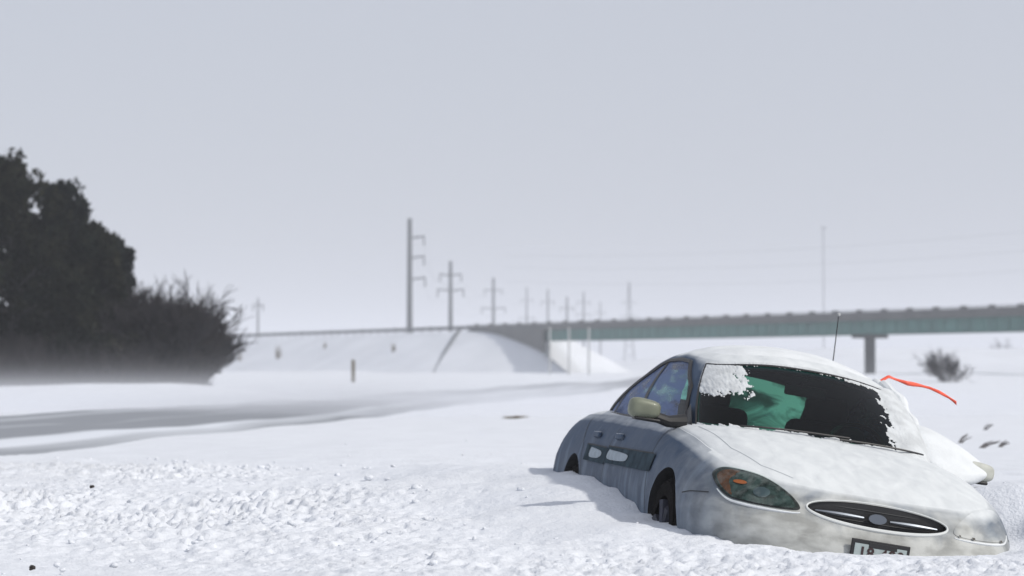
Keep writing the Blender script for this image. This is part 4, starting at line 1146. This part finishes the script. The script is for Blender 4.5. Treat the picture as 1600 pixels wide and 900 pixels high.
# snow heaped between the pillar foot and the driver's mirror, and over the driver's headlight
def blob(name, pts, rads, sq=(1, 1, 1)):
    m = MB(); m.tube([Vector(p) for p in pts], rads, 14); o = m.build(name, m_carsnow, car, smooth=True); return o
def hull_blob(name, pts, lv=3):
    bm = bmesh.new(); vs = [bm.verts.new(p) for p in pts]; r_ = bmesh.ops.convex_hull(bm, input=vs)
    bmesh.ops.delete(bm, geom=[v for v in bm.verts if not v.link_faces], context='VERTS')
    me = bpy.data.meshes.new(name); bm.to_mesh(me); bm.free(); me.materials.append(m_carsnow)
    me.polygons.foreach_set('use_smooth', [True] * len(me.polygons))
    o = bpy.data.objects.new(name, me); COL.objects.link(o); o.parent = car
    md = o.modifiers.new('s', 'SUBSURF'); md.levels = lv; md.render_levels = lv; return o
hull_blob('mirror_snow', [(1.34, .60, .86), (1.20, .76, .82), (1.16, .60, .98), (.62, .64, 1.25), (.56, .70, 1.12), (.62, .60, 1.1), (.88, 1.07, .985), (.98, 1.05, .97), (.98, 1.08, .92), (.88, 1.09, .93), (1.10, .92, .84), (.80, .96, .86), (.70, .76, .86), (1.0, .86, 1.0), (.82, .84, 1.06)])
# antenna on the rear wing
bp_ = top_pt(-1.50, .735, 0)
m = MB(); m.tube([bp_, bp_ + Vector((0.01, -.01, .45)), bp_ + Vector((.03, -.03, .88))], [.006, .004, .003], 6); an = m.build('antenna', m_black, car, smooth=True)
bm = bmesh.new(); bmesh.ops.create_icosphere(bm, subdivisions=2, radius=.012, matrix=Matrix.Translation(bp_ + Vector((.03, -.03, .885))))
me = bpy.data.meshes.new('antenna_tip'); bm.to_mesh(me); bm.free(); me.materials.append(m_lightpost); o = bpy.data.objects.new('antenna_tip', me); COL.objects.link(o); o.parent = an

# warning ribbon blowing from the driver side roof edge
def ribbon():
    D0 = to_world((-.15, .60, 1.30)); V = []; Fq = []
    pts = [(1388, 588, D0.y), (1400, 593, D0.y), (1418, 599, D0.y), (1436, 602, D0.y + .05), (1452, 606, D0.y + .05), (1468, 613, D0.y), (1482, 621, D0.y - .02), (1494, 630, D0.y - .03)]
    tie = to_world(gh(G2T(g_at_x(-.10, 1, .9)), .98) + np.array([0, .004, .004]))
    W3 = [tie] + [Vector((px2x(a, d), d, px2z(b_, d))) for a, b_, d in pts]
    n = 60
    for i in range(n):
        q = i / (n - 1) * (len(W3) - 1); j = min(int(q), len(W3) - 2); p = W3[j].lerp(W3[j + 1], q - j)
        tw = math.sin(i * .19) * .45 + .35; wd = .011 + .003 * math.sin(i * .33)
        d_ = Vector((.15 * math.sin(tw), math.sin(tw), math.cos(tw))).normalized() * wd
        V += [p + d_, p - d_]
    for i in range(n - 1): Fq.append((2 * i, 2 * i + 1, 2 * i + 3, 2 * i + 2))
    o = mesh_obj('warning_ribbon', V, Fq, m_ribbon); md = o.modifiers.new('t', 'SOLIDIFY'); md.thickness = .0015
    tag(o, 'bright red plastic ribbon blowing from the roof edge of the snowbound car', 'ribbon')
ribbon()

# ------------------------------------------------------------------ air
def volume_box(name, x0, x1, y0, y1, z0, z1, density, label, color=(.93, .95, 1.0), hetero=None):
    m = MB(); m.box(((x0 + x1) / 2, (y0 + y1) / 2, (z0 + z1) / 2), (x1 - x0, y1 - y0, z1 - z0))
    mt = bpy.data.materials.new(name); mt.use_nodes = True; N = mt.node_tree.nodes; L = mt.node_tree.links; N.clear()
    out = N.new('ShaderNodeOutputMaterial'); v = N.new('ShaderNodeVolumePrincipled'); v.inputs['Color'].default_value = (*color, 1)
    v.inputs['Density'].default_value = density; v.inputs['Anisotropy'].default_value = 0.0
    if hetero:
        tc = N.new('ShaderNodeTexCoord'); sp = N.new('ShaderNodeSeparateXYZ'); L.new(tc.outputs['Object'], sp.inputs[0])
        e1 = N.new('ShaderNodeMath'); e1.operation = 'MULTIPLY'; e1.inputs[1].default_value = -1 / .25; L.new(sp.outputs[2], e1.inputs[0])
        r = N.new('ShaderNodeMath'); r.operation = 'EXPONENT'; L.new(e1.outputs[0], r.inputs[0])
        mp = N.new('ShaderNodeMapping'); mp.inputs['Scale'].default_value = (.06, .1, .7); L.new(tc.outputs['Object'], mp.inputs[0])
        n = N.new('ShaderNodeTexNoise'); n.inputs['Scale'].default_value = 1; n.inputs['Detail'].default_value = 2; L.new(mp.outputs[0], n.inputs[0])
        q = N.new('ShaderNodeMath'); q.operation = 'MULTIPLY'; L.new(r.outputs[0], q.inputs[0]); L.new(n.outputs['Fac'], q.inputs[1])
        fx = N.new('ShaderNodeMapRange'); fx.interpolation_type = 'SMOOTHSTEP'; fx.inputs[1].default_value = 20; fx.inputs[2].default_value = -11; L.new(sp.outputs[0], fx.inputs[0])
        q3 = N.new('ShaderNodeMath'); q3.operation = 'MULTIPLY'; L.new(q.outputs[0], q3.inputs[0]); L.new(fx.outputs[0], q3.inputs[1]); q = q3
        q2 = N.new('ShaderNodeMath'); q2.operation = 'MULTIPLY'; L.new(q.outputs[0], q2.inputs[0]); q2.inputs[1].default_value = density; L.new(q2.outputs[0], v.inputs['Density'])
    L.new(v.outputs[0], out.inputs['Volume'])
    o = m.build(name, mt); tag(o, label, 'haze' if name == 'haze' else 'blowing snow', kind='stuff'); return o
volume_box('haze', -950, 1150, -65, 3600, -2.0, 50.0, .00058, 'pale windblown snow haze filling the air over the fields')
volume_box('blowing_snow', -45, 24, 50, 77, -.3, 3.2, .36, 'low veil of snow blowing along the ground before the trees', hetero=True)
sc.cycles.volume_step_rate = 1.0
sc.cycles.volume_max_steps = 256
sc.cycles.volume_bounces = 1
